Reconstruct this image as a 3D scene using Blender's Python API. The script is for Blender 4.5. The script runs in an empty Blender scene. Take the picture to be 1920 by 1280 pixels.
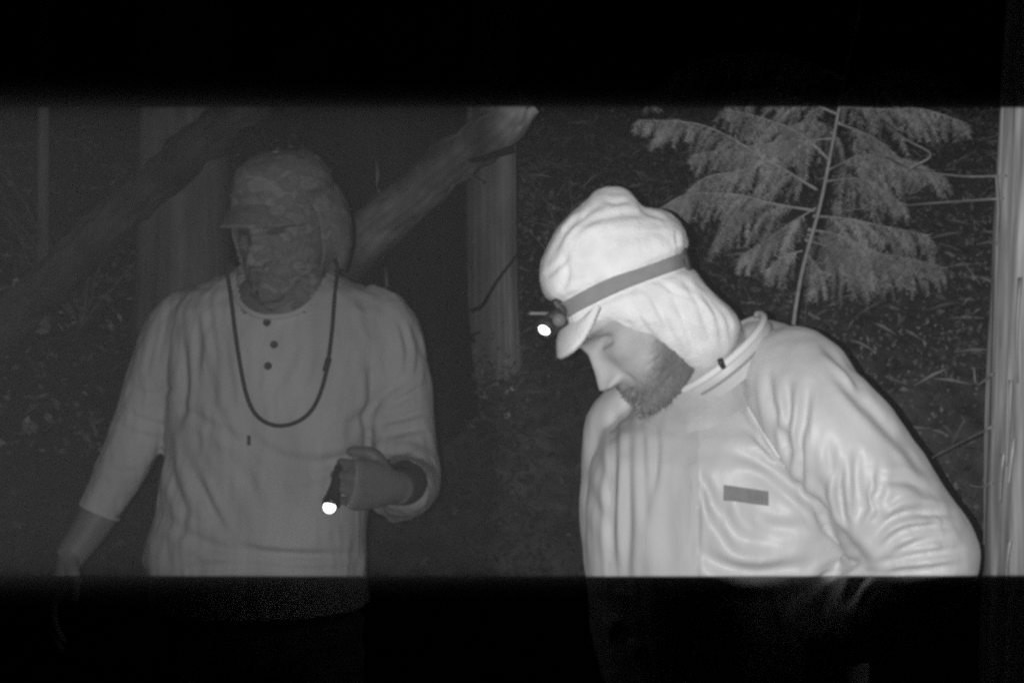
import bpy, bmesh, math, random
import numpy as np
from mathutils import Vector, Matrix, noise
from mathutils.bvhtree import BVHTree

random.seed(7)
RNG = np.random.default_rng(7)
SC = bpy.context.scene
COL = SC.collection
R = math.radians

# ------------------------------------------------------------------ camera
CAMZ = 1.42
FPX = 1920 * 35 / 36.0
cam_d = bpy.data.cameras.new('camera')
cam_d.lens = 35
cam_d.sensor_width = 36
cam_d.clip_start = 0.005
cam_d.clip_end = 300
cam = bpy.data.objects.new('camera', cam_d)
cam.location = (0, 0, CAMZ)
cam.rotation_euler = (R(90), 0, 0)
COL.objects.link(cam)
SC.camera = cam

# ------------------------------------------------------------------ night sky
world = bpy.data.worlds.new('World')
SC.world = world
world.use_nodes = True
wn = world.node_tree
wn.nodes.clear()
wo = wn.nodes.new('ShaderNodeOutputWorld')
wb = wn.nodes.new('ShaderNodeBackground')
ws = wn.nodes.new('ShaderNodeTexSky')
ws.sky_type = 'NISHITA'
ws.sun_disc = False
ws.sun_elevation = R(2)
ws.sun_rotation = R(200)
wbw = wn.nodes.new('ShaderNodeRGBToBW')
wn.links.new(ws.outputs[0], wbw.inputs[0])
wn.links.new(wbw.outputs[0], wb.inputs[0])
wb.inputs[1].default_value = 0.00008
wn.links.new(wb.outputs[0], wo.inputs[0])

# ------------------------------------------------------------------ infrared flash beside the lens (wide flat beam)
fl = bpy.data.lights.new('infrared_flash', 'SPOT')
fl.energy = 72
fl.spot_size = R(26.7)
fl.spot_blend = 0.03
fl.shadow_soft_size = 0.0004
flo = bpy.data.objects.new('infrared_flash', fl)
flo.location = (-0.02, 0.0, CAMZ)
flo.rotation_euler = (R(90), 0, 0)
flo.scale = (25, 1, 1)  # beam squeezed flat to leave the top and bottom of the view dark
COL.objects.link(flo)
# added falloff: the beam is weakened towards the left to darken that side
fl.use_nodes = True
ln = fl.node_tree
le = ln.nodes['Emission']
ltc = ln.nodes.new('ShaderNodeTexCoord')
lsx = ln.nodes.new('ShaderNodeSeparateXYZ')
lmr = ln.nodes.new('ShaderNodeMapRange')
lmr.inputs['From Min'].default_value = -0.42
lmr.inputs['From Max'].default_value = 0.1
lmr.inputs['To Min'].default_value = 0.38
lmr.inputs['To Max'].default_value = 1.0
ln.links.new(ltc.outputs['Normal'], lsx.inputs[0])
ln.links.new(lsx.outputs[0], lmr.inputs[0])
ln.links.new(lmr.outputs[0], le.inputs['Strength'])

# ------------------------------------------------------------------ exposure
SC.view_settings.view_transform = 'Standard'
SC.view_settings.look = 'None'
SC.view_settings.gamma = 1
SC.view_settings.exposure = 0
SC.view_settings.use_curve_mapping = False
SC.cycles.max_bounces = 4
SC.cycles.diffuse_bounces = 2
SC.cycles.volume_bounces = 0
SC.cycles.filter_width = 3.1
SC.cycles.use_denoising = False
SC.cycles.sample_clamp_indirect = 2.0


# ================================================================== helpers
def P(px, py, d):
    """a point seen in the photograph at (px, py), d metres in front of the lens"""
    return np.array([(px - 960) / FPX * d, d, CAMZ - (py - 640) / FPX * d])


def project(V):
    return np.stack([960 + V[:, 0] / V[:, 1] * FPX, 640 - (V[:, 2] - CAMZ) / V[:, 1] * FPX], 1)


def tag(o, label=None, cat=None, group=None, kind=None):
    if label: o['label'] = label
    if cat: o['category'] = cat
    if group: o['group'] = group
    if kind: o['kind'] = kind
    return o


def empty(name, loc, label, cat, group=None):
    o = bpy.data.objects.new(name, None)
    o.location = loc
    o.empty_display_size = 0.1
    COL.objects.link(o)
    return tag(o, label, cat, group)


def root_loc(o):
    p = np.zeros(3)
    while o is not None:
        p = p + np.array(o.location)
        o = o.parent
    return p


def mobj(name, V, F, mat, parent=None, smooth=True, colors=None, origin=None):
    V = np.asarray(V, dtype=float)
    off = root_loc(parent)
    loc = np.zeros(3)
    if origin is not None:
        loc = np.asarray(origin, float) - off
    me = bpy.data.meshes.new(name)
    me.from_pydata((V - off - loc).tolist(), [], [tuple(int(i) for i in f) for f in F])
    me.update()
    if smooth:
        me.polygons.foreach_set('use_smooth', [True] * len(me.polygons))
    if colors is not None:
        a = me.color_attributes.new('tone', 'FLOAT_COLOR', 'POINT')
        c = np.ones((len(V), 4))
        c[:, :3] = np.asarray(colors)[:, None]
        a.data.foreach_set('color', c.ravel())
    o = bpy.data.objects.new(name, me)
    o.location = loc
    COL.objects.link(o)
    if parent is not None:
        o.parent = parent
    if mat is not None:
        me.materials.append(mat)
    return o


def merge(parts):
    Vs, Fs, n = [], [], 0
    for V, F in parts:
        V = np.asarray(V, float)
        Vs.append(V)
        Fs += [tuple(i + n for i in f) for f in F]
        n += len(V)
    return np.concatenate(Vs), Fs


def loft(rings, cap=True, closed=False):
    n = len(rings[0])
    V = np.concatenate([np.asarray(r, float) for r in rings])
    F = []
    m = len(rings)
    for i in range(m if closed else m - 1):
        a, b = i * n, ((i + 1) % m) * n
        for j in range(n):
            k = (j + 1) % n
            F.append((a + j, a + k, b + k, b + j))
    if cap and not closed:
        F.append(tuple(range(n))[::-1])
        F.append(tuple(range((m - 1) * n, m * n)))
    return V, F


def catmull(pts, k):
    pts = np.asarray(pts, float)
    if len(pts) < 3:
        return np.array([pts[0] + (pts[-1] - pts[0]) * t for t in np.linspace(0, 1, k + 1)])
    p = np.vstack([2 * pts[0] - pts[1], pts, 2 * pts[-1] - pts[-2]])
    out = []
    for i in range(1, len(p) - 2):
        for t in np.arange(k) / k:
            out.append(0.5 * (2 * p[i] + (p[i + 1] - p[i - 1]) * t + (2 * p[i - 1] - 5 * p[i] + 4 * p[i + 1] - p[i + 2]) * t * t
                              + (3 * p[i] - p[i - 1] - 3 * p[i + 1] + p[i + 2]) * t ** 3))
    out.append(p[-2])
    return np.array(out)


def tube(path, rad, n=12, closed=False, flat=1.0, up=None, cap=True):
    """tube along a path; rad number or list; flat scales the radius along the second frame axis"""
    path = np.asarray(path, float)
    m = len(path)
    rad = np.full(m, rad) if np.isscalar(rad) else np.asarray(rad, float)
    if closed:
        T = np.roll(path, -1, 0) - np.roll(path, 1, 0)
    else:
        T = np.gradient(path, axis=0)
    T = T / np.maximum(np.linalg.norm(T, axis=1), 1e-9)[:, None]
    u = np.array(up if up is not None else (0.0, 0.0, 1.0))
    if up is None and abs(T[0] @ u) > 0.9:
        u = np.array((1.0, 0, 0))
    rings = []
    for i in range(m):
        u = u - (u @ T[i]) * T[i]
        u = u / max(np.linalg.norm(u), 1e-9)
        w = np.cross(T[i], u)
        a = np.linspace(0, 2 * np.pi, n, endpoint=False)
        rings.append(path[i] + rad[i] * (np.cos(a)[:, None] * w + flat * np.sin(a)[:, None] * u))
        if up is not None:
            u = np.array(up, float)
    return loft(rings, cap, closed)


def ball(c, r, nu=16, nv=10):
    c = np.asarray(c, float)
    r = np.asarray(r, float) * np.ones(3)
    rings = []
    for t in np.linspace(0.02, np.pi - 0.02, nv):
        a = np.linspace(0, 2 * np.pi, nu, endpoint=False)
        rings.append(c + r * np.stack([np.sin(t) * np.cos(a), np.sin(t) * np.sin(a), np.full(nu, np.cos(t))], 1))
    return loft(rings)


def box(c, size, rot=None):
    s = np.asarray(size, float) / 2
    V = np.array([(x, y, z) for x in (-1, 1) for y in (-1, 1) for z in (-1, 1)], float) * s
    if rot is not None:
        V = V @ np.asarray(rot, float).T
    return V + np.asarray(c, float), [(0, 1, 3, 2), (4, 6, 7, 5), (0, 4, 5, 1), (2, 3, 7, 6), (0, 2, 6, 4), (1, 5, 7, 3)]


def bevel_box(c, size, rot=None, b=0.003, seg=2):
    bm = bmesh.new()
    bmesh.ops.create_cube(bm, size=1)
    for v in bm.verts:
        v.co = Vector((v.co.x * size[0], v.co.y * size[1], v.co.z * size[2]))
    bmesh.ops.bevel(bm, geom=bm.edges[:], offset=b, segments=seg, affect='EDGES', profile=0.6)
    bm.verts.index_update()
    V = np.array([v.co for v in bm.verts])
    F = [tuple(v.index for v in f.verts) for f in bm.faces]
    bm.free()
    if rot is not None:
        V = V @ np.asarray(rot, float).T
    return V + np.asarray(c, float), F


def remesh(parts, voxel, smooth=4):
    V, F = merge(parts)
    me = bpy.data.meshes.new('tmp')
    me.from_pydata(V.tolist(), [], F)
    bm = bmesh.new()
    bm.from_mesh(me)
    bmesh.ops.recalc_face_normals(bm, faces=bm.faces[:])
    bm.to_mesh(me)
    bm.free()
    o = bpy.data.objects.new('tmp', me)
    COL.objects.link(o)
    md = o.modifiers.new('r', 'REMESH')
    md.mode = 'VOXEL'
    md.voxel_size = voxel
    if smooth:
        s = o.modifiers.new('s', 'SMOOTH')
        s.factor = 0.5
        s.iterations = smooth
    dg = bpy.context.evaluated_depsgraph_get()
    em = o.evaluated_get(dg).to_mesh()
    n = len(em.vertices)
    A = np.empty(n * 3)
    em.vertices.foreach_get('co', A)
    FF = [tuple(p.vertices) for p in em.polygons]
    o.evaluated_get(dg).to_mesh_clear()
    bpy.data.objects.remove(o)
    bpy.data.meshes.remove(me)
    return A.reshape(-1, 3).copy(), FF


def normals(V, F):
    Q = np.array([f if len(f) == 4 else (f[0], f[1], f[2], f[2]) for f in F])
    a, b, c, d = (V[Q[:, i]] for i in range(4))
    fn = np.cross(c - a, d - b)
    z = np.linalg.norm(fn, axis=1) < 1e-14
    fn[z] = np.cross(b - a, c - a)[z]
    N = np.zeros_like(V)
    for i in range(4):
        np.add.at(N, Q[:, i], fn)
    N /= np.maximum(np.linalg.norm(N, axis=1), 1e-12)[:, None]
    return N


def seg_dist(p, pts):
    """distance of 2-d points p to a polyline and the place along it (0..1)"""
    pts = np.asarray(pts, float)
    L = np.linalg.norm(np.diff(pts, axis=0), axis=1)
    tot = L.sum()
    best = np.full(len(p), 1e9)
    tt = np.zeros(len(p))
    acc = 0
    for i in range(len(pts) - 1):
        d = pts[i + 1] - pts[i]
        t = np.clip(((p - pts[i]) @ d) / max(d @ d, 1e-9), 0, 1)
        q = np.linalg.norm(p - (pts[i] + t[:, None] * d), axis=1)
        m = q < best
        best[m] = q[m]
        tt[m] = (acc + t[m] * L[i]) / tot
        acc += L[i]
    return best, tt


def folds(V, F, specs, mm=0.001, dmax=None):
    """cloth folds: (polyline in picture pixels, width px, depth mm); worked into the front of the cloth"""
    for spec in specs:
        pts, w, dep = spec[:3]
        N = normals(V, F)
        toc = np.array([0, 0, CAMZ]) - V
        toc /= np.linalg.norm(toc, axis=1)[:, None]
        face = np.clip((N * toc).sum(1) * 3 + 0.3, 0, 1)
        q = project(V)
        if dmax is not None:
            face = face * (V[:, 1] < dmax)
        d, t = seg_dist(q, catmull(pts, 6) if len(pts) > 2 else pts)
        amp = np.clip(np.sin(np.pi * np.clip(t, 0.02, 0.98)), 0, 1) ** 0.6
        prof = -np.exp(-(d / w) ** 2) + 0.45 * np.exp(-((d - 2.1 * w) / (1.0 * w)) ** 2)
        V = V + N * (prof * amp * face * dep * mm)[:, None]
    return V


def relax(V, F, it):
    E = np.array([(f[k], f[(k + 1) % len(f)]) for f in F for k in range(len(f))])
    deg = np.bincount(E.ravel(), minlength=len(V)).astype(float)
    for _ in range(it):
        S = np.zeros_like(V)
        np.add.at(S, E[:, 0], V[E[:, 1]])
        np.add.at(S, E[:, 1], V[E[:, 0]])
        V = .5 * V + .5 * S / np.maximum(deg, 1)[:, None]
    return V


def fbm(V, scale, seed=0.0, octv=3):
    out = np.empty(len(V))
    for i, v in enumerate(V):
        out[i] = noise.fractal(Vector((v[0] * scale[0] + seed, v[1] * scale[1] - seed, v[2] * scale[2] + 2 * seed)), 0.6, 2.0, octv)
    return out


def cut(V, F, keep):
    """drop the vertices where keep is False"""
    idx = np.cumsum(keep) - 1
    return V[keep], [tuple(int(idx[i]) for i in f) for f in F if all(keep[i] for i in f)]


def largest(V, F):
    """the largest connected piece of a mesh"""
    par = list(range(len(V)))

    def find(i):
        while par[i] != i:
            par[i] = par[par[i]]
            i = par[i]
        return i
    for f in F:
        for k in f[1:]:
            par[find(f[0])] = find(k)
    r = np.array([find(i) for i in range(len(V))])
    u, c = np.unique(r, return_counts=True)
    return cut(V, F, r == u[c.argmax()])


def bvh(V, F):
    return BVHTree.FromPolygons([Vector(v) for v in V], F)


def on_surf(tree, px, py, lift=0.003):
    """the point of a surface seen at (px, py), lifted off it a little, and its normal"""
    o = Vector((0, 0, CAMZ))
    d = Vector(P(px, py, 1.0)) - o
    d.normalize()
    h, n, i, dist = tree.ray_cast(o, d)
    if h is None:
        h, n, i, dist = tree.find_nearest(o + d * 1.7)
    if n.dot(d) > 0:
        n = -n
    return np.array(h + n * lift), np.array(n)


# ================================================================== materials (infrared picture: everything is grey)
def mat(name, base, rough=0.8, var=0.25, scale=20.0, bump=0.0, bscale=200.0, stretch=(1, 1, 1), spec=0.3, sheen=0.0,
        attr=False, emit=0.0, detail=4.0, coat=0.0):
    m = bpy.data.materials.new(name)
    m.use_nodes = True
    nt = m.node_tree
    b = nt.nodes['Principled BSDF']
    b.inputs['Roughness'].default_value = rough
    b.inputs['Specular IOR Level'].default_value = spec
    b.inputs['Sheen Weight'].default_value = sheen
    b.inputs['Coat Weight'].default_value = coat
    tc = nt.nodes.new('ShaderNodeTexCoord')
    mp = nt.nodes.new('ShaderNodeMapping')
    mp.inputs['Scale'].default_value = stretch
    nt.links.new(tc.outputs['Object'], mp.inputs[0])
    nz = nt.nodes.new('ShaderNodeTexNoise')
    nz.inputs['Scale'].default_value = scale
    nz.inputs['Detail'].default_value = detail
    nt.links.new(mp.outputs[0], nz.inputs['Vector'])
    rp = nt.nodes.new('ShaderNodeMapRange')
    rp.inputs['From Min'].default_value = 0.3
    rp.inputs['From Max'].default_value = 0.7
    rp.inputs['To Min'].default_value = 1 - var
    rp.inputs['To Max'].default_value = 1 + var
    nt.links.new(nz.outputs[0], rp.inputs[0])
    mu = nt.nodes.new('ShaderNodeMath')
    mu.operation = 'MULTIPLY'
    nt.links.new(rp.outputs[0], mu.inputs[0])
    mu.inputs[1].default_value = base
    src = mu.outputs[0]
    if attr:
        at = nt.nodes.new('ShaderNodeAttribute')
        at.attribute_name = 'tone'
        m2 = nt.nodes.new('ShaderNodeMath')
        m2.operation = 'MULTIPLY'
        nt.links.new(src, m2.inputs[0])
        nt.links.new(at.outputs['Fac'], m2.inputs[1])
        src = m2.outputs[0]
    cc = nt.nodes.new('ShaderNodeCombineColor')
    for i in range(3):
        nt.links.new(src, cc.inputs[i])
    nt.links.new(cc.outputs[0], b.inputs['Base Color'])
    if bump:
        n2 = nt.nodes.new('ShaderNodeTexNoise')
        n2.inputs['Scale'].default_value = bscale
        n2.inputs['Detail'].default_value = 3
        nt.links.new(mp.outputs[0], n2.inputs['Vector'])
        bp = nt.nodes.new('ShaderNodeBump')
        bp.inputs['Strength'].default_value = bump
        bp.inputs['Distance'].default_value = 0.004
        nt.links.new(n2.outputs[0], bp.inputs['Height'])
        nt.links.new(bp.outputs[0], b.inputs['Normal'])
    if emit:
        b.inputs['Emission Color'].default_value = (1, 1, 1, 1)
        b.inputs['Emission Strength'].default_value = emit
    return m


def camo_mat(name, tones, scale):
    m = bpy.data.materials.new(name)
    m.use_nodes = True
    nt = m.node_tree
    b = nt.nodes['Principled BSDF']
    b.inputs['Roughness'].default_value = 0.9
    b.inputs['Specular IOR Level'].default_value = 0.15
    tc = nt.nodes.new('ShaderNodeTexCoord')
    nz = nt.nodes.new('ShaderNodeTexNoise')
    nz.inputs['Scale'].default_value = scale
    nz.inputs['Detail'].default_value = 3
    nz.inputs['Distortion'].default_value = 0.6
    mp = nt.nodes.new('ShaderNodeMapping')
    mp.inputs['Scale'].default_value = (1, 1, 1.7)
    nt.links.new(tc.outputs['Object'], mp.inputs[0])
    nt.links.new(mp.outputs[0], nz.inputs['Vector'])
    cr = nt.nodes.new('ShaderNodeValToRGB')
    cr.color_ramp.interpolation = 'EASE'
    e = cr.color_ramp.elements
    while len(e) > 1:
        e.remove(e[-1])
    for i, t in enumerate(tones):
        x = 0.3 + 0.4 * i / (len(tones) - 1)
        el = e[0] if i == 0 else e.new(x)
        el.position = x
        el.color = (t, t, t, 1)
    nt.links.new(nz.outputs[0], cr.inputs[0])
    nt.links.new(cr.outputs[0], b.inputs['Base Color'])
    n2 = nt.nodes.new('ShaderNodeTexNoise')
    n2.inputs['Scale'].default_value = 90
    nt.links.new(tc.outputs['Object'], n2.inputs['Vector'])
    bp = nt.nodes.new('ShaderNodeBump')
    bp.inputs['Strength'].default_value = 0.4
    bp.inputs['Distance'].default_value = 0.004
    nt.links.new(n2.outputs[0], bp.inputs['Height'])
    nt.links.new(bp.outputs[0], b.inputs['Normal'])
    return m


M = {
    'ground': mat('forest_soil', 0.05, 0.95, 0.7, 14, 0.8, 40, attr=True),
    'litter': mat('dead_leaves', 0.26, 0.8, 0.6, 9, 0, attr=True),
    'shrub': mat('shrub_leaves', 0.42, 0.7, 0.4, 8, 0, attr=True),
    'twig': mat('twig_bark', 0.32, 0.85, 0.3, 30, 0.3, 120),
    'stem': mat('sapling_bark', 0.5, 0.8, 0.25, 60, 0.3, 150),
    'needle': mat('conifer_needles', 0.44, 0.75, 0.3, 12, 0, attr=True),
    'cedar': mat('fibrous_bark', 0.6, 0.9, 0.6, 55, 0.5, 60, (1, 1, 0.06), attr=True),
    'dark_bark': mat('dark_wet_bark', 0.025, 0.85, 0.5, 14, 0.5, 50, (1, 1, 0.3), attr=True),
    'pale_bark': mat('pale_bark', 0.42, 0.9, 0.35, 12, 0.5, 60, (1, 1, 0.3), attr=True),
    'dim_log_bark': mat('darkened_log_bark', 0.12, 0.9, 0.5, 7, 0.5, 50, attr=True),  # log bark darkened in its colour so the far left log stays dim
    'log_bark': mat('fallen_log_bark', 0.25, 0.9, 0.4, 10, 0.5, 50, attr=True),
    'skin': mat('skin', 0.42, 0.5, 0.12, 30, 0.15, 300, spec=0.4, attr=True),
    'hair': mat('hair', 0.13, 0.7, 0.4, 60, 0, spec=0.3, attr=True),
    'henley': mat('ribbed_cotton', 0.5, 0.92, 0.14, 14, 0.35, 260, (1, 1, 0.35), spec=0.15),
    'satin': mat('satin_fleece', 0.56, 0.47, 0.10, 10, 0.12, 180, (1, 1, 0.3), spec=0.42, sheen=0.15),
    'panel': mat('matte_fleece', 0.48, 0.85, 0.08, 10, 0.2, 260, (1, 1, 0.25), spec=0.2),
    'collar': mat('collar_lining', 0.3, 0.9, 0.1, 20, 0.2, 260),
    'piping': mat('white_piping', 0.75, 0.6, 0.05, 20, 0.1, 300),
    'hat': mat('white_fleece', 0.84, 0.95, 0.09, 34, 0.4, 260, spec=0.1, sheen=0.2),
    'strap': mat('grey_elastic', 0.27, 0.85, 0.08, 40, 0.3, 500),
    'plastic': mat('black_plastic', 0.025, 0.45, 0.2, 30, 0.1, 200),
    'grey_plastic': mat('grey_plastic', 0.16, 0.5, 0.1, 30, 0.1, 200),
    'patch': mat('woven_label', 0.2, 0.8, 0.12, 90, 0.3, 500),
    'cord': mat('dark_cord', 0.05, 0.7, 0.2, 90, 0.4, 600),
    'button': mat('dark_button', 0.06, 0.5, 0.1, 40),
    'metal': mat('black_anodised_metal', 0.03, 0.35, 0.2, 40, spec=0.6),
    'lit': mat('lit_lens', 0.8, 0.3, 0.0, 10, emit=5.0),
    'trousers': mat('dark_trousers', 0.12, 0.9, 0.2, 20, 0.3, 200),
    'boot': mat('boot_leather', 0.06, 0.6, 0.2, 20, 0.3, 80),
    'resin': mat('pale_resin', 0.35, 0.4, 0.3, 60),
    'lichen': mat('pale_lichen', 0.28, 0.9, 0.3, 30),
}
M['camo'] = camo_mat('camouflage_cloth', (0.18, 0.22, 0.165, 0.285, 0.24), 26)


# ================================================================== ground
def sstep(t):
    t = min(1.0, max(0.0, t))
    return t * t * (3 - 2 * t)


def ground_z(x, y):
    return slope_z(x, y) + 1.05 * sstep((y - 2.45) / 1.3) * sstep((x - 0.1) / 0.7) + 0.98 * sstep((y - 1.95) / 1.25) * (1 - sstep((x - 0.1) / 0.7))


def slope_z(x, y):
    s = max(0.0, y - 3.0)
    return 0.55 * s - 0.006 * s * s * (1 if s < 37 else 0) + 0.05 * math.sin(1.7 * x + 0.6 * y) + 0.03 * math.sin(3.1 * y - x) \
        if y > 3.0 else 0.05 * math.sin(1.7 * x + 0.6 * y) * max(0, (y - 2.2) / 0.8 if y > 2.2 else 0)


def build_ground():
    xs = np.concatenate([np.linspace(-40, -6, 18), np.linspace(-5.8, 5.8, 100), np.linspace(6, 40, 18)])
    ys = np.concatenate([np.linspace(-10, 1.5, 10), np.linspace(1.6, 9, 100), np.linspace(9.5, 40, 32)])
    V = [(x, y, ground_z(x, y) + (0.02 * noise.noise(Vector((x * 4, y * 4, 0))) if abs(x) < 6 and 2.4 < y < 9 else 0)) for y in ys for x in xs]
    n = len(xs)
    F = [(j * n + i, j * n + i + 1, (j + 1) * n + i + 1, (j + 1) * n + i) for j in range(len(ys) - 1) for i in range(n - 1)]
    tone = [1 + 2.4 * sstep((v[0] - .16 * v[1]) / .5) + 1.8 * math.exp(-((v[0] + .07) / .35) ** 2 - ((v[1] - 3.4) / .4) ** 2) for v in V]  # paler duff on the right; foot of the pale trunk painted brighter to show
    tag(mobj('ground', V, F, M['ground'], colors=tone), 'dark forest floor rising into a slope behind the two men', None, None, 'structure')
    # dead leaves
    V, F, C = [], [], []
    for k in range(20000):
        y = 2.15 + 6.5 * random.random() ** 1.3
        x = (random.random() * 2 - 1) * (1.0 + 0.62 * y)
        z = ground_z(x, y) + 0.012 + 0.03 * random.random()
        L, W = random.uniform(.010, .032), random.uniform(.005, .014)
        rot = Matrix.Rotation(random.random() * 6.28, 3, 'Z') @ Matrix.Rotation(random.gauss(0, .7), 3, 'X') @ Matrix.Rotation(random.gauss(0, .7), 3, 'Y')
        b = len(V)
        for p in ((-L, 0, 0), (0, -W, .006), (L, 0, 0), (0, W, .006)):
            q = rot @ Vector(p)
            V.append((x + q.x, y + q.y, z + q.z))
        F.append((b, b + 1, b + 2, b + 3))
        t = random.choice((.35, .6, .8, 1, 1.4, 2.0)) * (0.22 + 0.5 * sstep((x - 0.35) / 0.5) + (1.2 if x < 0 and y > 3.2 else 0))  # brightness painted into the leaves: raised on the right and the far left slope
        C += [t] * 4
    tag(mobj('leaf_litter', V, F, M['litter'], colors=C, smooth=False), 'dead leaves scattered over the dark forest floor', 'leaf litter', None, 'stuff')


build_ground()


# ================================================================== trees
def bark_tube(path, rad, n, ridges, amp, seed):
    """trunk along a path with long bark ridges worked into its surface"""
    path = np.asarray(path, float)
    V, F = tube(path, rad, n)
    C = np.ones(len(V))
    m = len(path)
    for i in range(m):
        zl = i / m
        s = np.linalg.norm(path[i] - path[0])
        for j in range(n):
            k = i * n + j
            a = 2 * math.pi * j / n
            v1 = noise.noise(Vector((math.cos(a) * ridges, math.sin(a) * ridges, s * 0.9 + seed)))
            v2 = noise.noise(Vector((math.cos(a) * ridges * 2.6, math.sin(a) * ridges * 2.6, s * 2.2 + seed + 9)))
            v = (1 - abs(v1) * 2.2) * 0.65 + v2 * 0.5
            c = path[i]
            V[k] = c + (V[k] - c) * (1 + amp * v)
            C[k] = 0.7 + 0.55 * v
    return V, F, np.clip(C, 0.3, 1.6)


def trunk_path(px0, py0, d0, px1, py1, d1, ext_lo, ext_hi, k, wob=0.01, seed=0):
    a, b = P(px0, py0, d0), P(px1, py1, d1)
    out = []
    for t in np.linspace(-ext_lo, 1 + ext_hi, k):
        p = a + (b - a) * t
        p = p + np.array([noise.noise(Vector((t * 2.3, seed, 1))), noise.noise(Vector((t * 2.3, seed, 7))), 0]) * wob
        out.append(p)
    return np.array(out)


def limb(p0, p1, r0, r1, k=8, wob=0.02, seed=0.0):
    t = np.linspace(0, 1, k)[:, None]
    path = np.asarray(p0) * (1 - t) + np.asarray(p1) * t
    for i in range(1, k):
        path[i] += np.array([noise.noise(Vector((i * .5, seed, 0))), noise.noise(Vector((i * .5, seed, 3))), noise.noise(Vector((i * .5, seed, 5)))]) * wob
    return tube(path, np.linspace(r0, r1, k), 7)


def make_trunk(name, label, mt, px, d, r, top=7.5, lean=(0, 0), ridges=6, amp=0.05, n=72, k=90, seed=0.0, limbs=()):
    base = P(px, 640, d)
    gz = ground_z(base[0], base[1])
    base[2] = gz
    t = empty(name, tuple(base), label, 'tree')
    zs = np.concatenate([np.linspace(-.25, 2.6, int(k * .75)), np.linspace(2.7, top, int(k * .25))])
    path = np.array([[base[0] + lean[0] * (z - CAMZ) + 0.012 * noise.noise(Vector((z, seed, 0))), base[1] + lean[1] * (z - CAMZ), gz + z] for z in zs])
    rad = r * (1 - 0.055 * np.clip(zs, 0, 20)) * (1 + 0.15 * np.exp(-np.clip(zs, 0, 9) * 5))
    rad = np.maximum(rad, 0.02)
    V, F, C = bark_tube(path, rad, n, ridges, amp, seed)
    mobj('trunk', V, F, mt, t, colors=C)
    for i, (a, b, r0, r1) in enumerate(limbs):
        V, F = limb(a, b, r0, r1, 10, 0.05, seed + i)
        mobj('branch', V, F, M['twig'] if mt is M['cedar'] else mt, t, colors=np.ones(len(V)))
    return t


# cedar trunk at the right edge, close to the camera
ct = make_trunk('cedar_tree', 'fibrous barked tree trunk at the right edge, close behind the hooded man', M['cedar'], 2062, 1.78, 0.185,
                lean=(0.03, 0.0), ridges=9, amp=0.055, n=150, k=130, seed=3.1)
cx = P(1880, 330, 1.74)
tw = [
    [(1886, 330, 1.72), (1800, 330, 1.8), (1705, 316, 1.95), (1660, 295, 2.05)],
    [(1705, 316, 1.95), (1745, 290, 1.95), (1700, 262, 2.0), (1650, 225, 2.1)],
    [(1880, 372, 1.74), (1760, 380, 1.9), (1640, 390, 2.1), (1560, 396, 2.2)],
    [(1862, 700, 1.72), (1832, 720, 1.78), (1826, 690, 1.8)],
    [(1860, 800, 1.72), (1790, 835, 1.9), (1740, 862, 2.0)],
    [(1860, 905, 1.72), (1838, 912, 1.76), (1815, 908, 1.8)],
    [(1868, 330, 1.70), (1872, 400, 1.70), (1868, 460, 1.71)],
]
for i, pl in enumerate(tw):
    pts = catmull([P(*p) for p in pl], 6)
    V, F = tube(pts, np.linspace(.0024, .0010, len(pts)), 6)
    mobj('twig', V, F, M['twig'], ct)
# bark strips standing off the trunk
for i in range(5):
    px, py = random.uniform(1872, 1915), random.uniform(230, 1060)
    L = random.uniform(60, 200)
    pts = catmull([P(px, py, 1.645), P(px - random.uniform(2, 7), py + L * .5, 1.635), P(px - random.uniform(0, 9), py + L, 1.64)], 5)
    V, F = tube(pts, np.linspace(.006, .002, len(pts)), 6, flat=.35)
    mobj('bark_strip', V, F, M['cedar'], ct, colors=np.full(len(V), random.uniform(.7, 1.3)))

# trees behind the man with the cap
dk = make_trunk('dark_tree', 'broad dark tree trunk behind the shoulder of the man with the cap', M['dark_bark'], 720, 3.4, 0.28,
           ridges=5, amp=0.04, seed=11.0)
for rx, ry, rl in ((705, 300, 50), (722, 500, 55), (708, 352, 14)):
    pts = catmull([P(rx, ry, 3.118), P(rx + 3, ry + rl * .5, 3.112), P(rx + 1, ry + rl, 3.118)], 4)
    V, F = tube(pts, np.interp(np.linspace(0, 1, len(pts)), [0, .5, 1], [.002, .006, .003]), 7)
    mobj('resin_streak', V, F, M['resin'], dk)
lt = make_trunk('pale_tree', 'narrow paler tree trunk between the two men, next to a broad dark trunk', M['pale_bark'], 922, 3.65, 0.096,
                ridges=5, amp=0.05, seed=17.0)
for a in ([(884, 582, 3.57), (905, 572, 3.53), (930, 530, 3.5), (975, 470, 3.52)],
          [(890, 640, 3.57), (882, 632, 3.5), (900, 622, 3.46)]):
    pts = catmull([P(*p) for p in a], 5)
    V, F = tube(pts, np.linspace(.009, .004, len(pts)), 7)
    mobj('branch', V, F, M['dark_bark'], lt, colors=np.full(len(V), .5))
make_trunk('grey_tree', 'grey tree trunk left of the man with the cap, dim in the haze', M['pale_bark'], 345, 3.9, 0.17,
           ridges=5, amp=0.05, seed=23.0)
make_trunk('thin_tree', 'thin pole-like tree trunk at the far left, barely lit', M['pale_bark'], 82, 3.9, 0.022,
           ridges=3, amp=0.04, n=24, seed=29.0, top=5)

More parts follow.
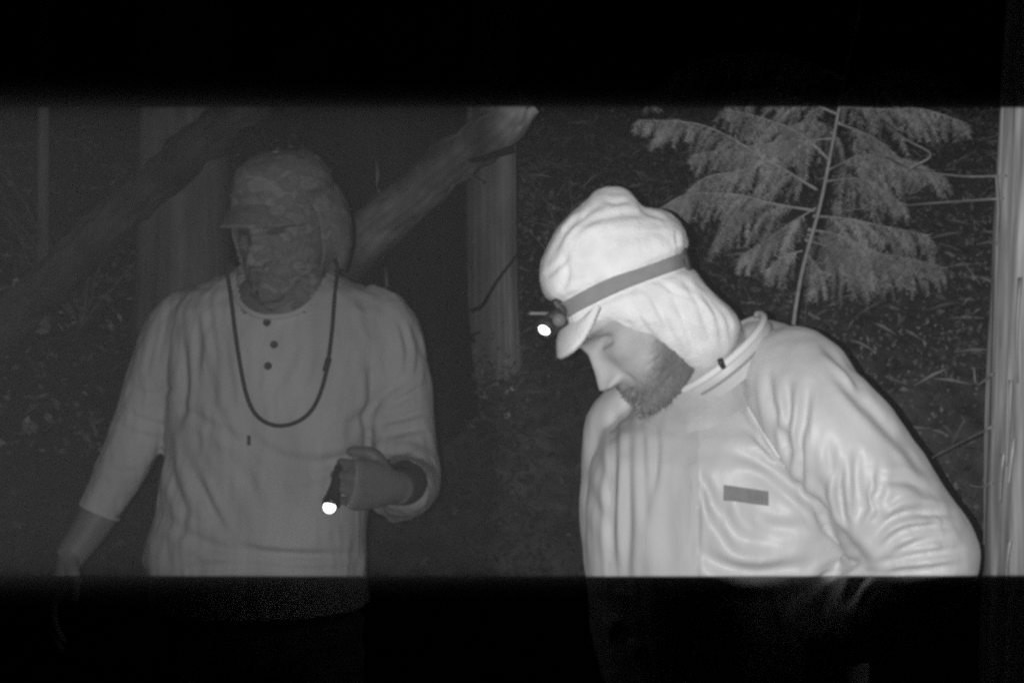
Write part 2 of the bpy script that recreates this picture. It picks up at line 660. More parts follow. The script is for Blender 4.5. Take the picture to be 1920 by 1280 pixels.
def make_log(label, pl, r0, r1, seed, mt):
    pts = [P(*p) for p in pl]
    pts[0][2] = ground_z(pts[0][0], pts[0][1]) - .05
    path = catmull(pts, 120 // (len(pts) - 1))
    t = empty('leaning_log', tuple(pts[0]), label, 'log')
    V, F, C = bark_tube(path, np.linspace(r0, r1, len(path)), 56, 3.5, 0.13, seed)
    lump = fbm(V, (9, 9, 9), seed, 3)
    V = V + normals(V, F) * (lump * .022)[:, None]
    C = np.clip(C * (1 + .9 * lump), .25, 2)
    mobj('trunk', V, F, mt, t, colors=C)
    return t, path


lg, lpath = make_log('mottled leaning log slanting from behind the shoulder up across the two trunks', [(470, 1100, 2.75), (500, 720, 2.75), (640, 490, 2.72), (800, 350, 2.68), (925, 245, 2.64), (990, 186, 2.62)], .066, .05, 41.0, M['log_bark'])
V, F = tube(catmull([P(868, 302, 2.64), P(905, 297, 2.58), P(935, 287, 2.54), P(960, 280, 2.54)], 5), np.linspace(.007, .01, 16), 7)
mobj('branch', V, F, M['dark_bark'], lg, colors=np.full(len(V), .4))
V, F = tube(catmull([P(855, 318, 2.62), P(880, 330, 2.56), P(905, 343, 2.52)], 5), np.linspace(.006, .0035, 11), 7)
mobj('branch', V, F, M['log_bark'], lg, colors=np.full(len(V), 1.4))
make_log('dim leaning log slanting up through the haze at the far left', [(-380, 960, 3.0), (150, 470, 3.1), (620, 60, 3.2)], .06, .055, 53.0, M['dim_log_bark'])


# ================================================================== conifer sapling behind the right man
def spray(axis, r0, droop, width, dens, seed):
    """a hanging conifer bough: twigs off a curved axis, flat needles along the twigs"""
    rnd = random.Random(seed)
    ax = catmull(axis, 8)
    parts = [tube(ax, np.linspace(r0, .0012, len(ax)), 6)]
    SV, SF, SC_ = [], [], []
    L = np.linalg.norm(np.diff(ax, axis=0), axis=1).sum()
    nt = int(L / dens)
    T = np.gradient(ax, axis=0)
    T /= np.linalg.norm(T, axis=1)[:, None]
    for i in range(nt):
        f = 0.12 + 0.88 * (i + rnd.random()) / nt
        x = f * (len(ax) - 1)
        j = min(int(x), len(ax) - 2)
        p = ax[j] + (ax[j + 1] - ax[j]) * (x - j)
        t = T[j]
        side = np.cross(t, (0, 0, 1.0))
        side /= np.linalg.norm(side) + 1e-9
        s = 1 if i % 2 else -1
        ln = width * (1.05 - 0.75 * f) * rnd.uniform(.4, 1.3)
        tw_t = rnd.choice((.6, .85, 1, 1.15, 1.3))
        d = 0.75 * t + s * side * rnd.uniform(.35, .9) + np.array([0, 0, rnd.uniform(-.75, .05)])
        d /= np.linalg.norm(d)
        q = p.copy()
        ns = max(5, int(ln / 0.0075))
        prev = q.copy()
        for k in range(ns):
            d = d + np.array([0, 0, -droop * rnd.uniform(.5, 1.4) / ns])
            d /= np.linalg.norm(d)
            q = q + d * ln / ns
            # needles left and right of the twig, flat
            sd = np.cross(d, (rnd.gauss(0, .35), -1 + rnd.gauss(0, .4), rnd.gauss(0, .35) + .3))
            sd /= np.linalg.norm(sd) + 1e-9
            nl = 0.013 * (1.1 - .5 * k / ns)
            for sg in (-1, 1):
                tip = q + sd * sg * nl * rnd.uniform(.7, 1.2) + d * nl * .7 + np.array([0, 0, -.003])
                w = d * .0021
                b = len(SV)
                SV += [q - w, tip, q + w]
                SF.append((b, b + 1, b + 2))
                tn = rnd.uniform(.6, 1.2) * tw_t
                SC_ += [tn] * 3
            if k % 3 == 2:
                b = len(SV)
                w = np.array([0, .0, .0011])
                SV += [prev - w, prev + w, q]
                SF.append((b, b + 1, b + 2))
                SC_ += [1.3] * 3
                prev = q.copy()
    return parts[0], np.array(SV), SF, SC_


def conifer():
    d0 = 2.45
    top, bot = P(1590, 120, d0), P(1487, 615, d0 - .05)
    dirv = (bot - top) / np.linalg.norm(bot - top)
    gz = ground_z(bot[0] + .12, bot[1])
    base = bot + dirv * ((bot[2] - gz) / -dirv[2])
    base[0] = bot[0] - .10
    t = empty('conifer_sapling', tuple(base), 'slender conifer with a thin pale stem and feathery drooping boughs behind the hooded man', 'tree')
    path = catmull([base + np.array([0, 0, -.05]), (base + bot) / 2 + np.array([-.01, 0, 0]), bot, (top + bot) / 2 + np.array([.004, 0, .0]), top, top + (top - bot) * 1.1], 10)
    V, F = tube(path, np.linspace(.0062, .003, len(path)), 9)
    V += np.repeat(fbm(V, (60, 60, 25), 3.0, 2)[:, None], 3, 1) * 0.0008
    mobj('trunk', V, F, M['stem'], t)
    boughs = [
        # left of the stem
        ([(1532, 356, 2.45), (1440, 300, 2.4), (1320, 236, 2.35), (1195, 225, 2.3)], .004, .10),
        ([(1440, 300, 2.4), (1390, 320, 2.35), (1320, 335, 2.3), (1265, 385, 2.26)], .003, .11),
        ([(1528, 395, 2.45), (1450, 382, 2.4), (1380, 365, 2.33), (1290, 365, 2.28), (1235, 392, 2.25)], .004, .12),
        ([(1555, 300, 2.45), (1500, 250, 2.4), (1430, 222, 2.36), (1360, 205, 2.33)], .004, .12),
        ([(1572, 215, 2.45), (1510, 190, 2.4), (1440, 170, 2.36), (1370, 175, 2.34)], .004, .13),
        ([(1300, 238, 2.34), (1262, 226, 2.32), (1225, 262, 2.3)], .002, .07),
        ([(1400, 372, 2.36), (1370, 410, 2.33), (1335, 460, 2.3)], .002, .09),
        # in front of and right of the stem
        ([(1530, 390, 2.45), (1480, 420, 2.36), (1430, 455, 2.32), (1390, 480, 2.3)], .003, .12),
        ([(1545, 340, 2.45), (1610, 335, 2.38), (1660, 360, 2.34), (1690, 380, 2.33)], .0035, .12),
        ([(1570, 230, 2.45), (1640, 260, 2.38), (1690, 300, 2.33), (1712, 318, 2.3)], .004, .12),
        ([(1575, 200, 2.45), (1650, 205, 2.38), (1730, 205, 2.33), (1815, 232, 2.3)], .004, .12),
        ([(1525, 405, 2.45), (1590, 410, 2.5), (1660, 425, 2.52), (1740, 440, 2.55)], .004, .15),
        ([(1515, 430, 2.45), (1570, 440, 2.42), (1640, 470, 2.4), (1700, 500, 2.4)], .004, .13),
        ([(1510, 480, 2.45), (1530, 500, 2.42), (1520, 545, 2.4)], .0025, .08),
        ([(1560, 260, 2.45), (1480, 265, 2.55), (1400, 275, 2.6), (1300, 290, 2.65)], .003, .13),
        ([(1580, 180, 2.45), (1620, 150, 2.4), (1700, 130, 2.35), (1780, 150, 2.3)], .004, .13),
        ([(1585, 150, 2.45), (1520, 120, 2.4), (1430, 100, 2.36), (1300, 120, 2.3), (1220, 180, 2.26)], .004, .13),
        ([(1560, 250, 2.45), (1540, 230, 2.3), (1490, 235, 2.22), (1450, 270, 2.2)], .003, .11),
        ([(1550, 320, 2.45), (1620, 290, 2.55), (1700, 300, 2.6), (1770, 330, 2.65)], .003, .13),
        ([(1510, 450, 2.45), (1590, 470, 2.55), (1680, 480, 2.6), (1770, 500, 2.65)], .003, .15),
        ([(1515, 440, 2.45), (1550, 450, 2.35), (1600, 480, 2.32), (1640, 520, 2.3)], .003, .12),
        ([(1505, 470, 2.45), (1470, 480, 2.4), (1440, 505, 2.36)], .0025, .09),
    ]
    for i, (pl, r0, wd) in enumerate(boughs):
        (bv, bf), SV, SF, SC_ = spray([P(x, y, 2.46 + abs(d - 2.45) * .9) for x, y, d in pl], r0, 1.7, wd * 1.2, 0.0066, 100 + i)
        b = mobj('bough', bv, bf, M['stem'], t)
        mobj('needles', SV, SF, M['needle'], b, smooth=False, colors=SC_)


conifer()


# ================================================================== undergrowth on the slope
def shrub(x, y, h, nst, label, seed, group='low shrubs on the dark slope'):
    rnd = random.Random(seed)
    gz = ground_z(x, y)
    t = empty('shrub', (x, y, gz), label, 'shrub', group)
    SV, SF, SC_ = [], [], []
    parts = []
    for s in range(nst):
        a = rnd.random() * 6.28
        sp = rnd.uniform(.15, .75)
        pts = [np.array([x, y, gz])]
        d = np.array([math.cos(a) * sp, math.sin(a) * sp, 1.0])
        L = h * rnd.uniform(.6, 1.15)
        for k in range(8):
            d = d + np.array([rnd.gauss(0, .18), rnd.gauss(0, .18), -.07])
            pts.append(pts[-1] + d / np.linalg.norm(d) * L / 8)
        pts = np.array(pts)
        parts.append(tube(pts, np.linspace(.005, .0015, len(pts)), 5))
        for k in range(26):
            f = rnd.uniform(.2, 1) * 8
            j = min(int(f), 7)
            p = pts[j] + (pts[j + 1] - pts[j]) * (f - j)
            p = p + np.array([rnd.gauss(0, .05), rnd.gauss(0, .05), rnd.gauss(0, .03)])
            ln, w = rnd.uniform(.014, .038), rnd.uniform(.006, .014)
            rot = Matrix.Rotation(rnd.random() * 6.28, 3, 'Z') @ Matrix.Rotation(rnd.uniform(-.3, 1.3), 3, 'X')
            b = len(SV)
            for q in ((-w, ln * .4, 0), (0, 0, 0), (w, ln * .4, 0), (0, ln, -.004)):
                SV.append(p + np.array(rot @ Vector(q)))
            SF.append((b, b + 1, b + 2, b + 3))
            SC_ += [rnd.choice((.5, .8, 1, 1.3))] * 4
    V, F = merge(parts)
    mobj('stems', V, F, M['twig'], t)
    mobj('foliage', SV, SF, M['shrub'], t, smooth=False, colors=SC_)


SHRUBS = [(1790, 2.55, .5, 9, 'leafy shrub nearest the right edge trunk, beside the crooked elbow'),
          (1690, 2.8, .5, 10, 'leafy shrub just behind the sloping upper arm of the hooded man'),
          (1590, 3.1, .5, 10, 'leafy shrub showing above the shoulder, just right of the thin conifer stem'),
          (1850, 3.1, .6, 10, 'shrub half hidden by the right edge trunk'),
          (1430, 3.4, .5, 10, 'dim shrub just behind the nape of the hooded man'),
          (1045, 4.3, .4, 8, 'dim low shrub between the two men, nearer the hooded man'),
          (905, 3.42, .2, 7, 'dim low shrub at the foot of the pale trunk between the men'),
          (150, 3.9, .8, 8, 'very dim shrub at the far left beside the hanging arm')]
for i, (px, d, h, ns, lab) in enumerate(SHRUBS):
    p = P(px, 640, d)
    shrub(p[0], d, h, ns, lab, 300 + i)


def undergrowth():
    """tangle of small leaves and dead twigs on the bank"""
    rnd = random.Random(77)
    SV, SF, C = [], [], []
    for k in range(38000):
        y = 2.55 + 4.2 * rnd.random() ** 1.25
        x = rnd.uniform(-.1, .35 + .6 * y) if k % 6 else rnd.uniform(-.5 * y, .1)
        dim = .12 + 1.05 * sstep((x - .22 * (y - 1.0)) / .5) + .7 * sstep((y - 3.4) / 1.0) + .45 * math.exp(-((x + .05) / .25) ** 2 - ((y - 3.45) / .25) ** 2)  # brightness painted into leaf tone: dark gap between the men, lighter bank and distance
        big = noise.noise(Vector((x * 2.2, y * 2.2, 4)))
        if big < -.15 and rnd.random() < .7:
            continue
        p = np.array([x, y, ground_z(x, y) + abs(rnd.gauss(0, .09)) * (1 + big)])
        if rnd.random() < .05:
            d = np.array([rnd.gauss(0, 1), rnd.gauss(0, .5), rnd.gauss(.2, .5)])
            d *= rnd.uniform(.04, .15) / np.linalg.norm(d)
            w = np.array([0, 0, .0011])
            b = len(SV)
            SV += [p - w, p + w, p + d * .5 + w + np.array([0, 0, .01]), p + d]
            SF += [(b, b + 1, b + 2), (b, b + 2, b + 3)]
            C += [rnd.uniform(.5, 1.1) * dim] * 4
            continue
        ln, w = rnd.uniform(.012, .036), rnd.uniform(.004, .010)
        rot = Matrix.Rotation(rnd.random() * 6.28, 3, 'Z') @ Matrix.Rotation(rnd.uniform(-.6, 1.4), 3, 'X')
        b = len(SV)
        for q in ((-w, ln * .45, .002), (0, 0, 0), (w, ln * .45, .002), (0, ln, -.005)):
            SV.append(p + np.array(rot @ Vector(q)))
        SF.append((b, b + 1, b + 2, b + 3))
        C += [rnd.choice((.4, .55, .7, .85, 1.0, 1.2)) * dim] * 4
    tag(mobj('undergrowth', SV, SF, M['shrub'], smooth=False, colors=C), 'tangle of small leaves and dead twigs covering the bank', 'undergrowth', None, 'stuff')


undergrowth()


# ================================================================== people: shared builders
def frame(fwd, up):
    """columns: side, forward, up"""
    f = np.asarray(fwd, float)
    f /= np.linalg.norm(f)
    u = np.asarray(up, float)
    u = u - (u @ f) * f
    u /= np.linalg.norm(u)
    return np.stack([np.cross(f, u), f, u], 1)


def interp_tab(tab, z):
    t = np.array(sorted(tab))
    return [np.interp(z, t[:, 0], t[:, k]) for k in range(1, t.shape[1])]


HEAD = [(-.128, .03, -.01, .008), (-.122, .074, -.025, .03), (-.112, .092, -.035, .041), (-.10, .096, -.045, .049), (-.085, .0895, -.055, .057),
        (-.065, .094, -.066, .064), (-.045, .092, -.078, .069), (-.02, .089, -.09, .073), (.01, .089, -.098, .076), (.03, .097, -.101, .0775),
        (.06, .094, -.102, .075), (.09, .078, -.094, .064), (.11, .052, -.072, .046), (.12, .028, -.05, .028), (.125, .0, -.025, .008)]
NOSE = [(-.06, .0, .014), (-.051, .004, .014), (-.046, .024, .0165), (-.038, .033, .0155), (-.028, .0285, .0125), (-.01, .0185, .0095), (.01, .0095, .0085), (.024, .004, .010), (.04, 0, .012)]


def head_mesh(Fr, origin, beard=0.0, skin_t=1.0, beard_t=0.45, brow_t=.5, seed=0.0, lids=True):
    zs = np.concatenate([np.linspace(-.128, -.1, 9), np.linspace(-.097, .04, 62), np.linspace(.045, .125, 16)])
    s = np.linspace(-1, 1, 121)[:-1]
    ang = np.pi * np.sign(s) * (0.45 * np.abs(s) + 0.55 * np.abs(s) ** 2.2)
    rings, tone = [], []
    for z in zs:
        yf, yb, w = interp_tab(HEAD, z)
        na, ns = interp_tab(NOSE, z)
        c, sn = np.cos(ang), np.sin(ang)
        cy = (yf + yb) / 2
        e = 0.86 if z > -.09 else 1.0
        x = w * np.sign(sn) * np.abs(sn) ** e
        y = cy + (yf - yb) / 2 * np.sign(c) * np.abs(c) ** e
        front = c > 0
        fr = np.where(front, 1.0, 0)
        y = y + fr * na * np.exp(-(x / ns) ** 2)
        # nostril wings
        y = y + fr * .010 * np.exp(-((np.abs(x) - .014) / .006) ** 2 - ((z + .043) / .006) ** 2)
        # eye sockets, lids, brow
        y = y - fr * .018 * np.exp(-((np.abs(x) - .031) / .016) ** 2 - ((z - .012) / .0105) ** 2)
        y = y + fr * .0075 * np.exp(-((np.abs(x) - .031) / .0105) ** 2 - ((z - .008) / .007) ** 2)
        y = y - fr * .0025 * np.exp(-((np.abs(x) - .031) / .013) ** 2 - ((z - .002) / .0016) ** 2)
        y = y + fr * .0045 * np.exp(-((np.abs(x) - .03) / .02) ** 2 - ((z - .032) / .007) ** 2)
        # cheek bones, nasolabial fold
        y = y + fr * .006 * np.exp(-((np.abs(x) - .045) / .016) ** 2 - ((z + .018) / .016) ** 2)
        y = y - fr * .003 * np.exp(-((np.abs(x) - .027 - .25 * (-.045 - z)) / .004) ** 2 - ((z + .052) / .016) ** 2)
        # lips and chin
        y = y + fr * .005 * np.exp(-(x / .02) ** 2 - ((z + .062) / .005) ** 2)
        y = y + fr * .006 * np.exp(-(x / .018) ** 2 - ((z + .075) / .005) ** 2)
        y = y - fr * .006 * np.exp(-(x / .023) ** 2 - ((z + .0685) / .0022) ** 2)
        y = y + fr * .004 * np.exp(-(x / .018) ** 2 - ((z + .104) / .010) ** 2)
        t = np.full(len(ang), skin_t)
        bz = np.interp(np.abs(x), [0, .02, .03, .045, .06, .08], [-.052, -.052, -.058, -.058, -.045, .0])
        bm = np.clip((bz - .006 - z) / .03 + .4, 0, 1) * np.clip((y + .045) / .02, 0, 1)
        lip = np.exp(-(x / .021) ** 4 - ((z + .0685) / .0085) ** 4)
        bm = bm * (1 - lip) * (beard > 0)
        t = t * (1 - bm) + beard_t * bm
        t = t * (1 - .25 * lip)
        br = fr * np.exp(-((np.abs(x) - .032) / .02) ** 4 - ((z - .031 + .1 * (np.abs(x) - .03)) / .005) ** 2)
        t = t * (1 - (1 - brow_t) * br)
        lash = fr * np.exp(-((np.abs(x) - .031) / .013) ** 4 - ((z - .0025) / .0022) ** 2)
        t = t * (1 - .6 * lash)
        y = y + np.where(y > cy, 1, .3) * beard * bm
        x = x * (1 + beard * 4 * bm)
        rings.append(np.stack([x, y, np.full(len(x), z) - beard * .6 * bm * (z < -.1)], 1))
        tone.append(t)
    V, F = loft(rings)
    F = [f[::-1] for f in F] if normals(V, F)[60 + 120 * 40] @ np.array([0, 1, 0]) < 0 else F
    tone = np.concatenate(tone)
    if beard:
        nz = fbm(V, (160, 160, 160), seed, 2)
        V = V + normals(V, F) * (nz * np.where(tone < .8 * skin_t, .0022, 0))[:, None]
    # ears
    parts = [(V, F)]
    tones = [tone]
    for sx in (-1, 1):
        a = np.linspace(-2.2, 2.3, 16)
        rim = np.stack([sx * (.078 + .010 * np.cos(a * .5)), -.012 - .017 * np.cos(a) * 1.0 - .004 * np.sin(a), .002 + .031 * np.sin(a)], 1)
        ev, ef = tube(rim, .0045, 8)
        parts.append((ev, ef))
        tones.append(np.full(len(ev), skin_t * .95))
        bv, bf = ball((sx * .077, -.012, .0), (.007, .017, .028), 12, 8)
        parts.append((bv, bf))
        tones.append(np.full(len(bv), skin_t * .85))
    V, F = merge(parts)
    return V @ Fr.T + np.asarray(origin), F, np.concatenate(tones)


def strands(V, F, mask, n, length, width, dirf, seed=0):
    """short hairs rooted on a surface"""
    rnd = random.Random(seed)
    N = normals(V, F)
    idx = np.nonzero(mask)[0]
    SV, SF, C = [], [], []
    for k in range(n):
        i = int(rnd.choice(idx))
        p, nn = V[i], N[i]
        d = nn * .7 + np.array(dirf) + np.array([rnd.gauss(0, .3), rnd.gauss(0, .3), rnd.gauss(0, .3)])
        d /= np.linalg.norm(d)
        L = length * rnd.uniform(.5, 1.2)
        s = np.cross(d, (rnd.random(), rnd.random() - 1, rnd.random()))
        s /= np.linalg.norm(s) + 1e-9
        b = len(SV)
        q = p + np.array([rnd.gauss(0, .001)] * 3) - nn * .001
        SV += [q - s * width, q + s * width, q + d * L * .6 + s * width * .6 + np.array([0, 0, -L * .1]), q + d * L + np.array([0, 0, -L * .35])]
        SF += [(b, b + 1, b + 2), (b, b + 2, b + 3)]
        C += [rnd.uniform(.5, 1.5)] * 4
    return np.array(SV), SF, C


def hand_parts(wrist, dirv, palm_n, thumb_side, curl, scale=1.0, spread=.12, thumb_curl=.5):
    """palm and five fingers: dirv wrist to knuckles, palm_n the way the palm faces, curl per joint (radians)"""
    f = np.asarray(dirv, float)
    f /= np.linalg.norm(f)
    n = np.asarray(palm_n, float)
    n = n - (n @ f) * f
    n /= np.linalg.norm(n)
    s = np.cross(f, n) * thumb_side     # towards the thumb
    w = np.asarray(wrist, float)
    k = scale
    parts = []
    rings = []
    for t, hw, ht in ((-.02, .026, .02), (0, .028, .019), (.03, .036, .016), (.06, .041, .0145), (.085, .042, .013), (.094, .038, .009)):
        a = np.linspace(0, 2 * np.pi, 20, endpoint=False)
        rings.append(w + k * (f * t + np.cos(a)[:, None] * s * hw + np.sin(a)[:, None] * n * ht))
    parts.append(loft(rings))
    lens = (.078, .088, .083, .065)
    tips = []
    for i in range(4):
        off = (.030, .010, -.010, -.029)[i]
        base = w + k * (f * (.083, .088, .085, .077)[i] + s * off)
        d = f + s * spread * (1.5 - i) / 1.5
        d /= np.linalg.norm(d)
        ax = np.cross(d, n)
        pts = [base - d * .012 * k]
        p = base.copy()
        ang = 0
        cu = curl[i] if hasattr(curl[0], '__len__') else curl
        for j, fr in enumerate((.45, .31, .24)):
            ang += cu[j]
            dd = d * math.cos(ang) + n * math.sin(ang)
            pts.append(p.copy())
            p = p + dd * lens[i] * fr * k
        pts.append(p)
        path = catmull(pts, 4)
        r = np.interp(np.linspace(0, 1, len(path)), [0, .3, .6, .9, 1], [.0092, .0084, .0078, .0070, .0052]) * k * (1 if i < 3 else .88)
        parts.append(tube(path, r, 10))
        tips.append(p)
    tb = w + k * (f * .022 + s * .026 + n * .006)
    d = f * .62 + s * .7 + n * .30
    d /= np.linalg.norm(d)
    d2 = f * .8 + s * .1 + n * thumb_curl
    d2 /= np.linalg.norm(d2)
    pts = [tb - d * .01 * k, tb + d * .03 * k, tb + d * .031 * k + d2 * .024 * k, tb + d * .028 * k + d2 * .046 * k]
    path = catmull(pts, 5)
    parts.append(tube(path, np.interp(np.linspace(0, 1, len(path)), [0, .4, .85, 1], [.0145, .0115, .0095, .006]) * k, 10))
    return parts, tips


def ring_at(px, py, d, hw_px, ht, yaw=0.0, n=40, tilt=0.0, ex=0.9):
    """a body ring, hw_px its half width in the picture, ht its half depth in metres"""
    c = P(px, py, d)
    a = np.linspace(0, 2 * np.pi, n, endpoint=False)
    w = hw_px * d / FPX
    x = w * np.sign(np.cos(a)) * np.abs(np.cos(a)) ** ex
    y = ht * np.sign(np.sin(a)) * np.abs(np.sin(a)) ** ex
    cy, sy = math.cos(yaw), math.sin(yaw)
    X = x * cy - y * sy
    Y = x * sy + y * cy
    return np.stack([c[0] + X, c[1] + Y, c[2] + tilt * Y], 1)


def limb_tube(pts, rads, k=6, n=24, flat=1.0):
    path = catmull([P(*p) for p in pts], k)
    r = catmull(np.array([[v, 0, 0] for v in rads]), k)[:, 0]
    return tube(path, r, n, flat=flat)


def legs(hip, parent, yaw, hw=.10, foot_dir=(0, -1)):
    """trousers and boots below the frame"""
    parts = []
    hx, hy, hz = hip
    c, s = math.cos(yaw), math.sin(yaw)
    parts.append(ball((hx, hy, hz - .02), (.185, .125, .14), 28, 16))
    boots = []
    for sg in (-1, 1):
        o = np.array([c * sg * hw, s * sg * hw, 0])
        ff = np.array([foot_dir[0], foot_dir[1], 0])
        ank = np.array([hx, hy, 0.0]) + o * 1.25 + np.array([0, 0, .10])
        kn = (np.array([hx, hy, hz]) + o + ank) / 2 + ff * .03
        path = catmull([np.array([hx, hy, hz]) + o * .9, kn, ank], 8)
        parts.append(tube(path, np.interp(np.linspace(0, 1, len(path)), [0, .5, 1], [.10, .075, .065]), 20))
        bx = catmull([ank + np.array([0, 0, .06]), ank + np.array([0, 0, -.03]), ank + ff * .08 + np.array([0, 0, -.06]), ank + ff * .19 + np.array([0, 0, -.068])], 5)
        boots.append((bx, np.interp(np.linspace(0, 1, len(bx)), [0, .4, .8, 1], [.058, .055, .046, .03])))
    V, F = remesh(parts, .009, 6)
    V = V + normals(V, F) * (fbm(V, (9, 9, 14), 5.0, 3) * .006)[:, None]
    mobj('trousers', V, F, M['trousers'], parent)
    for b, r in boots:
        V, F = tube(b, r, 18)
        V[:, 2] = np.maximum(V[:, 2], 0.002)
        mobj('boot', V, F, M['boot'], parent)


# ================================================================== left man
DL = 1.85
LM = empty('person', (P(490, 640, DL)[0], DL, 0), 'person in a camouflage cap and face mask, with a pale button-neck top, holding a torch', 'person')


def left_man():
    # ---- shirt
    rings = []
    for py, cx, hw, ht in ((490, 535, 70, .06), (512, 533, 98, .075), (530, 530, 140, .085), (552, 530, 182, .097), (585, 532, 212, .11), (640, 533, 222, .12),
                           (720, 528, 212, .127), (790, 515, 200, .128), (850, 505, 192, .125), (930, 496, 196, .125), (1010, 484, 204, .128),
                           (1042, 482, 207, .13), (1062, 484, 203, .128), (1100, 487, 202, .128), (1160, 490, 204, .13)):
        rings.append(ring_at(cx, py, DL, hw, ht))
    torso = loft(rings)
    slL = limb_tube([(395, 575, DL), (342, 612, DL), (308, 690, DL - .01), (275, 780, DL - .02), (232, 870, DL - .04), (184, 960, DL - .06), (178, 972, DL - .062)],
                    [.05, .060, .0585, .054, .046, .036, .035])
    slR = limb_tube([(670, 578, DL), (722, 612, DL), (745, 700, DL), (752, 790, DL - .01), (757, 860, DL - .04), (765, 905, DL - .09), (752, 918, DL - .17), (742, 918, DL - .2)],
                    [.05, .06, .0605, .061, .061, .058, .052, .05])
    V, F = remesh([torso, slL, slR], .0045, 7)
    N = normals(V, F)
    V = V + N * (fbm(V, (16, 16, 7), 1.0, 3) * .004 + fbm(V, (75, 75, 11), 7.0, 2) * .0013)[:, None]
    sp = []
    # folds from the armpits, belly swags, sleeve rucks
    sp += [([(342, 640), (345, 720), (335, 800)], 9, 10), ([(318, 560), (306, 620), (290, 690)], 6, 4), ([(300, 580), (286, 650), (275, 700)], 5, 4),
           ([(420, 640), (432, 720), (440, 770)], 7, 4), ([(395, 690), (402, 760), (440, 830)], 9, 4), ([(330, 760), (400, 800), (460, 832)], 9, 4),
           ([(318, 840), (325, 900), (345, 960), (330, 1020)], 8, 5), ([(345, 850), (380, 930), (410, 990)], 9, 5), ([(370, 890), (395, 950), (425, 1000)], 7, 5),
           ([(300, 960), (350, 1000), (420, 1030), (520, 1045), (640, 1040)], 10, 6), ([(420, 1010), (500, 1035), (600, 1042), (680, 1038)], 8, 5),
           ([(330, 1070), (430, 1058), (560, 1066), (670, 1060)], 8, 5),
           ([(470, 820), (540, 862), (640, 860), (700, 820)], 10, 6), ([(500, 870), (560, 885), (640, 862)], 9, 4), ([(430, 850), (480, 930), (500, 1000)], 12, 4),
           ([(690, 660), (700, 720), (690, 790), (692, 860)], 9, 10), ([(650, 760), (670, 790), (650, 830)], 12, 5), ([(560, 640), (530, 700), (500, 760)], 10, 3),
           ([(600, 640), (575, 700), (560, 740)], 9, 2.5), ([(640, 800), (680, 780), (720, 740), (770, 700)], 9, 6), ([(720, 760), (760, 745), (800, 720)], 6, 5),
           ([(715, 790), (765, 780), (805, 765)], 6, 5), ([(710, 820), (760, 808), (808, 800)], 6, 4), ([(770, 600), (785, 660), (780, 710)], 5, 5), ([(745, 590), (765, 650), (762, 700)], 6, 5),
           ([(700, 850), (760, 850), (812, 870)], 7, 5), ([(740, 865), (785, 885), (806, 920)], 6, 5), ([(755, 880), (778, 915), (770, 950)], 5, 4),
           ([(700, 640), (690, 580), (650, 540)], 9, 3), ([(230, 770), (270, 790), (318, 800)], 6, 3.5), ([(218, 800), (260, 815), (300, 825)], 6, 3), ([(245, 730), (290, 740), (330, 720)], 6, 3.5),
           ([(190, 870), (225, 885), (262, 880)], 6, 2.5), ([(360, 560), (372, 640), (368, 720)], 7, 3.5), ([(390, 560), (400, 640), (412, 700)], 6, 3)]
    V = relax(folds(V, F, [(a, b, c * .95) for a, b, c in sp]), F, 0)
    q = project(V)
    # open cuffs and hem
    keep = np.ones(len(V), bool)
    for pt, pr, rr in (((184, 960, DL - .06), (232, 870, DL - .04), .06), ((747, 918, DL - .19), (760, 912, DL - .12), .085)):
        c, b = P(*pt), P(*pr)
        ax = (c - b) / np.linalg.norm(c - b)
        keep &= ~(((V - c) @ ax > 0) & (np.linalg.norm(V - c, axis=1) < rr))
    # neck opening, dipping at the throat
    nc = P(540, 520, DL - .0)
    ex = ((V[:, 0] - nc[0]) / .083) ** 2 + ((V[:, 1] - (DL - .02)) / .112) ** 2
    zcut = np.interp(V[:, 1], [DL - .125, DL - .03, DL + .07], [P(535, 592, DL - .115)[2], P(535, 540, DL)[2], P(535, 505, DL)[2]])
    keep &= ~((ex < 1) & (V[:, 2] > zcut - .004))
    keep &= V[:, 2] > P(0, 1130, DL)[2]
    V, F = cut(V, F, keep)
    mobj('shirt', V, F, M['henley'], LM)
    for pt, pr, rr in (((184, 960, DL - .06), (232, 870, DL - .04), .0355),):
        c, b = P(*pt), P(*pr)
        ax = (c - b) / np.linalg.norm(c - b)
        fr = frame(ax, (0, 0, 1))
        sel = V[(np.abs((V - c) @ ax) < .012) & (np.linalg.norm(V - c, axis=1) < rr * 1.7)]
        c = sel.mean(0) if len(sel) else c
        rr = np.median(np.linalg.norm((sel - c) - ((sel - c) @ ax)[:, None] * ax, axis=1)) if len(sel) else rr
        a = np.linspace(0, 2 * np.pi, 40, endpoint=False)
        cv, cf = tube(c + ax * .004 + (np.cos(a)[:, None] * fr[:, 0] + np.sin(a)[:, None] * fr[:, 2]) * rr * .97, .0034, 9, closed=True)
        mobj('cuff', cv, cf, M['henley'], LM)
    T = bvh(V, F)
    # collar band round the opening
    ring = []
    for a in np.linspace(0, 2 * np.pi, 64, endpoint=False):
        x, y = nc[0] + .082 * math.cos(a), DL - .02 + .110 * math.sin(a)
        z = np.interp(y, [DL - .125, DL - .03, DL + .07], [P(535, 592, DL - .115)[2], P(535, 540, DL)[2], P(535, 505, DL)[2]]) - .002
        h = T.find_nearest(Vector((x, y, z)))[0]
        ring.append(np.array(h) * .8 + np.array((x, y, z)) * .2 + np.array([0, 0, .003]))
    ring = np.array(ring)
    for _ in range(6):
        ring = .5 * ring + .25 * (np.roll(ring, 1, 0) + np.roll(ring, -1, 0))
    cv, cf = tube(ring, .0055, 10, closed=True)
    mobj('collar', cv, cf, M['henley'], LM)
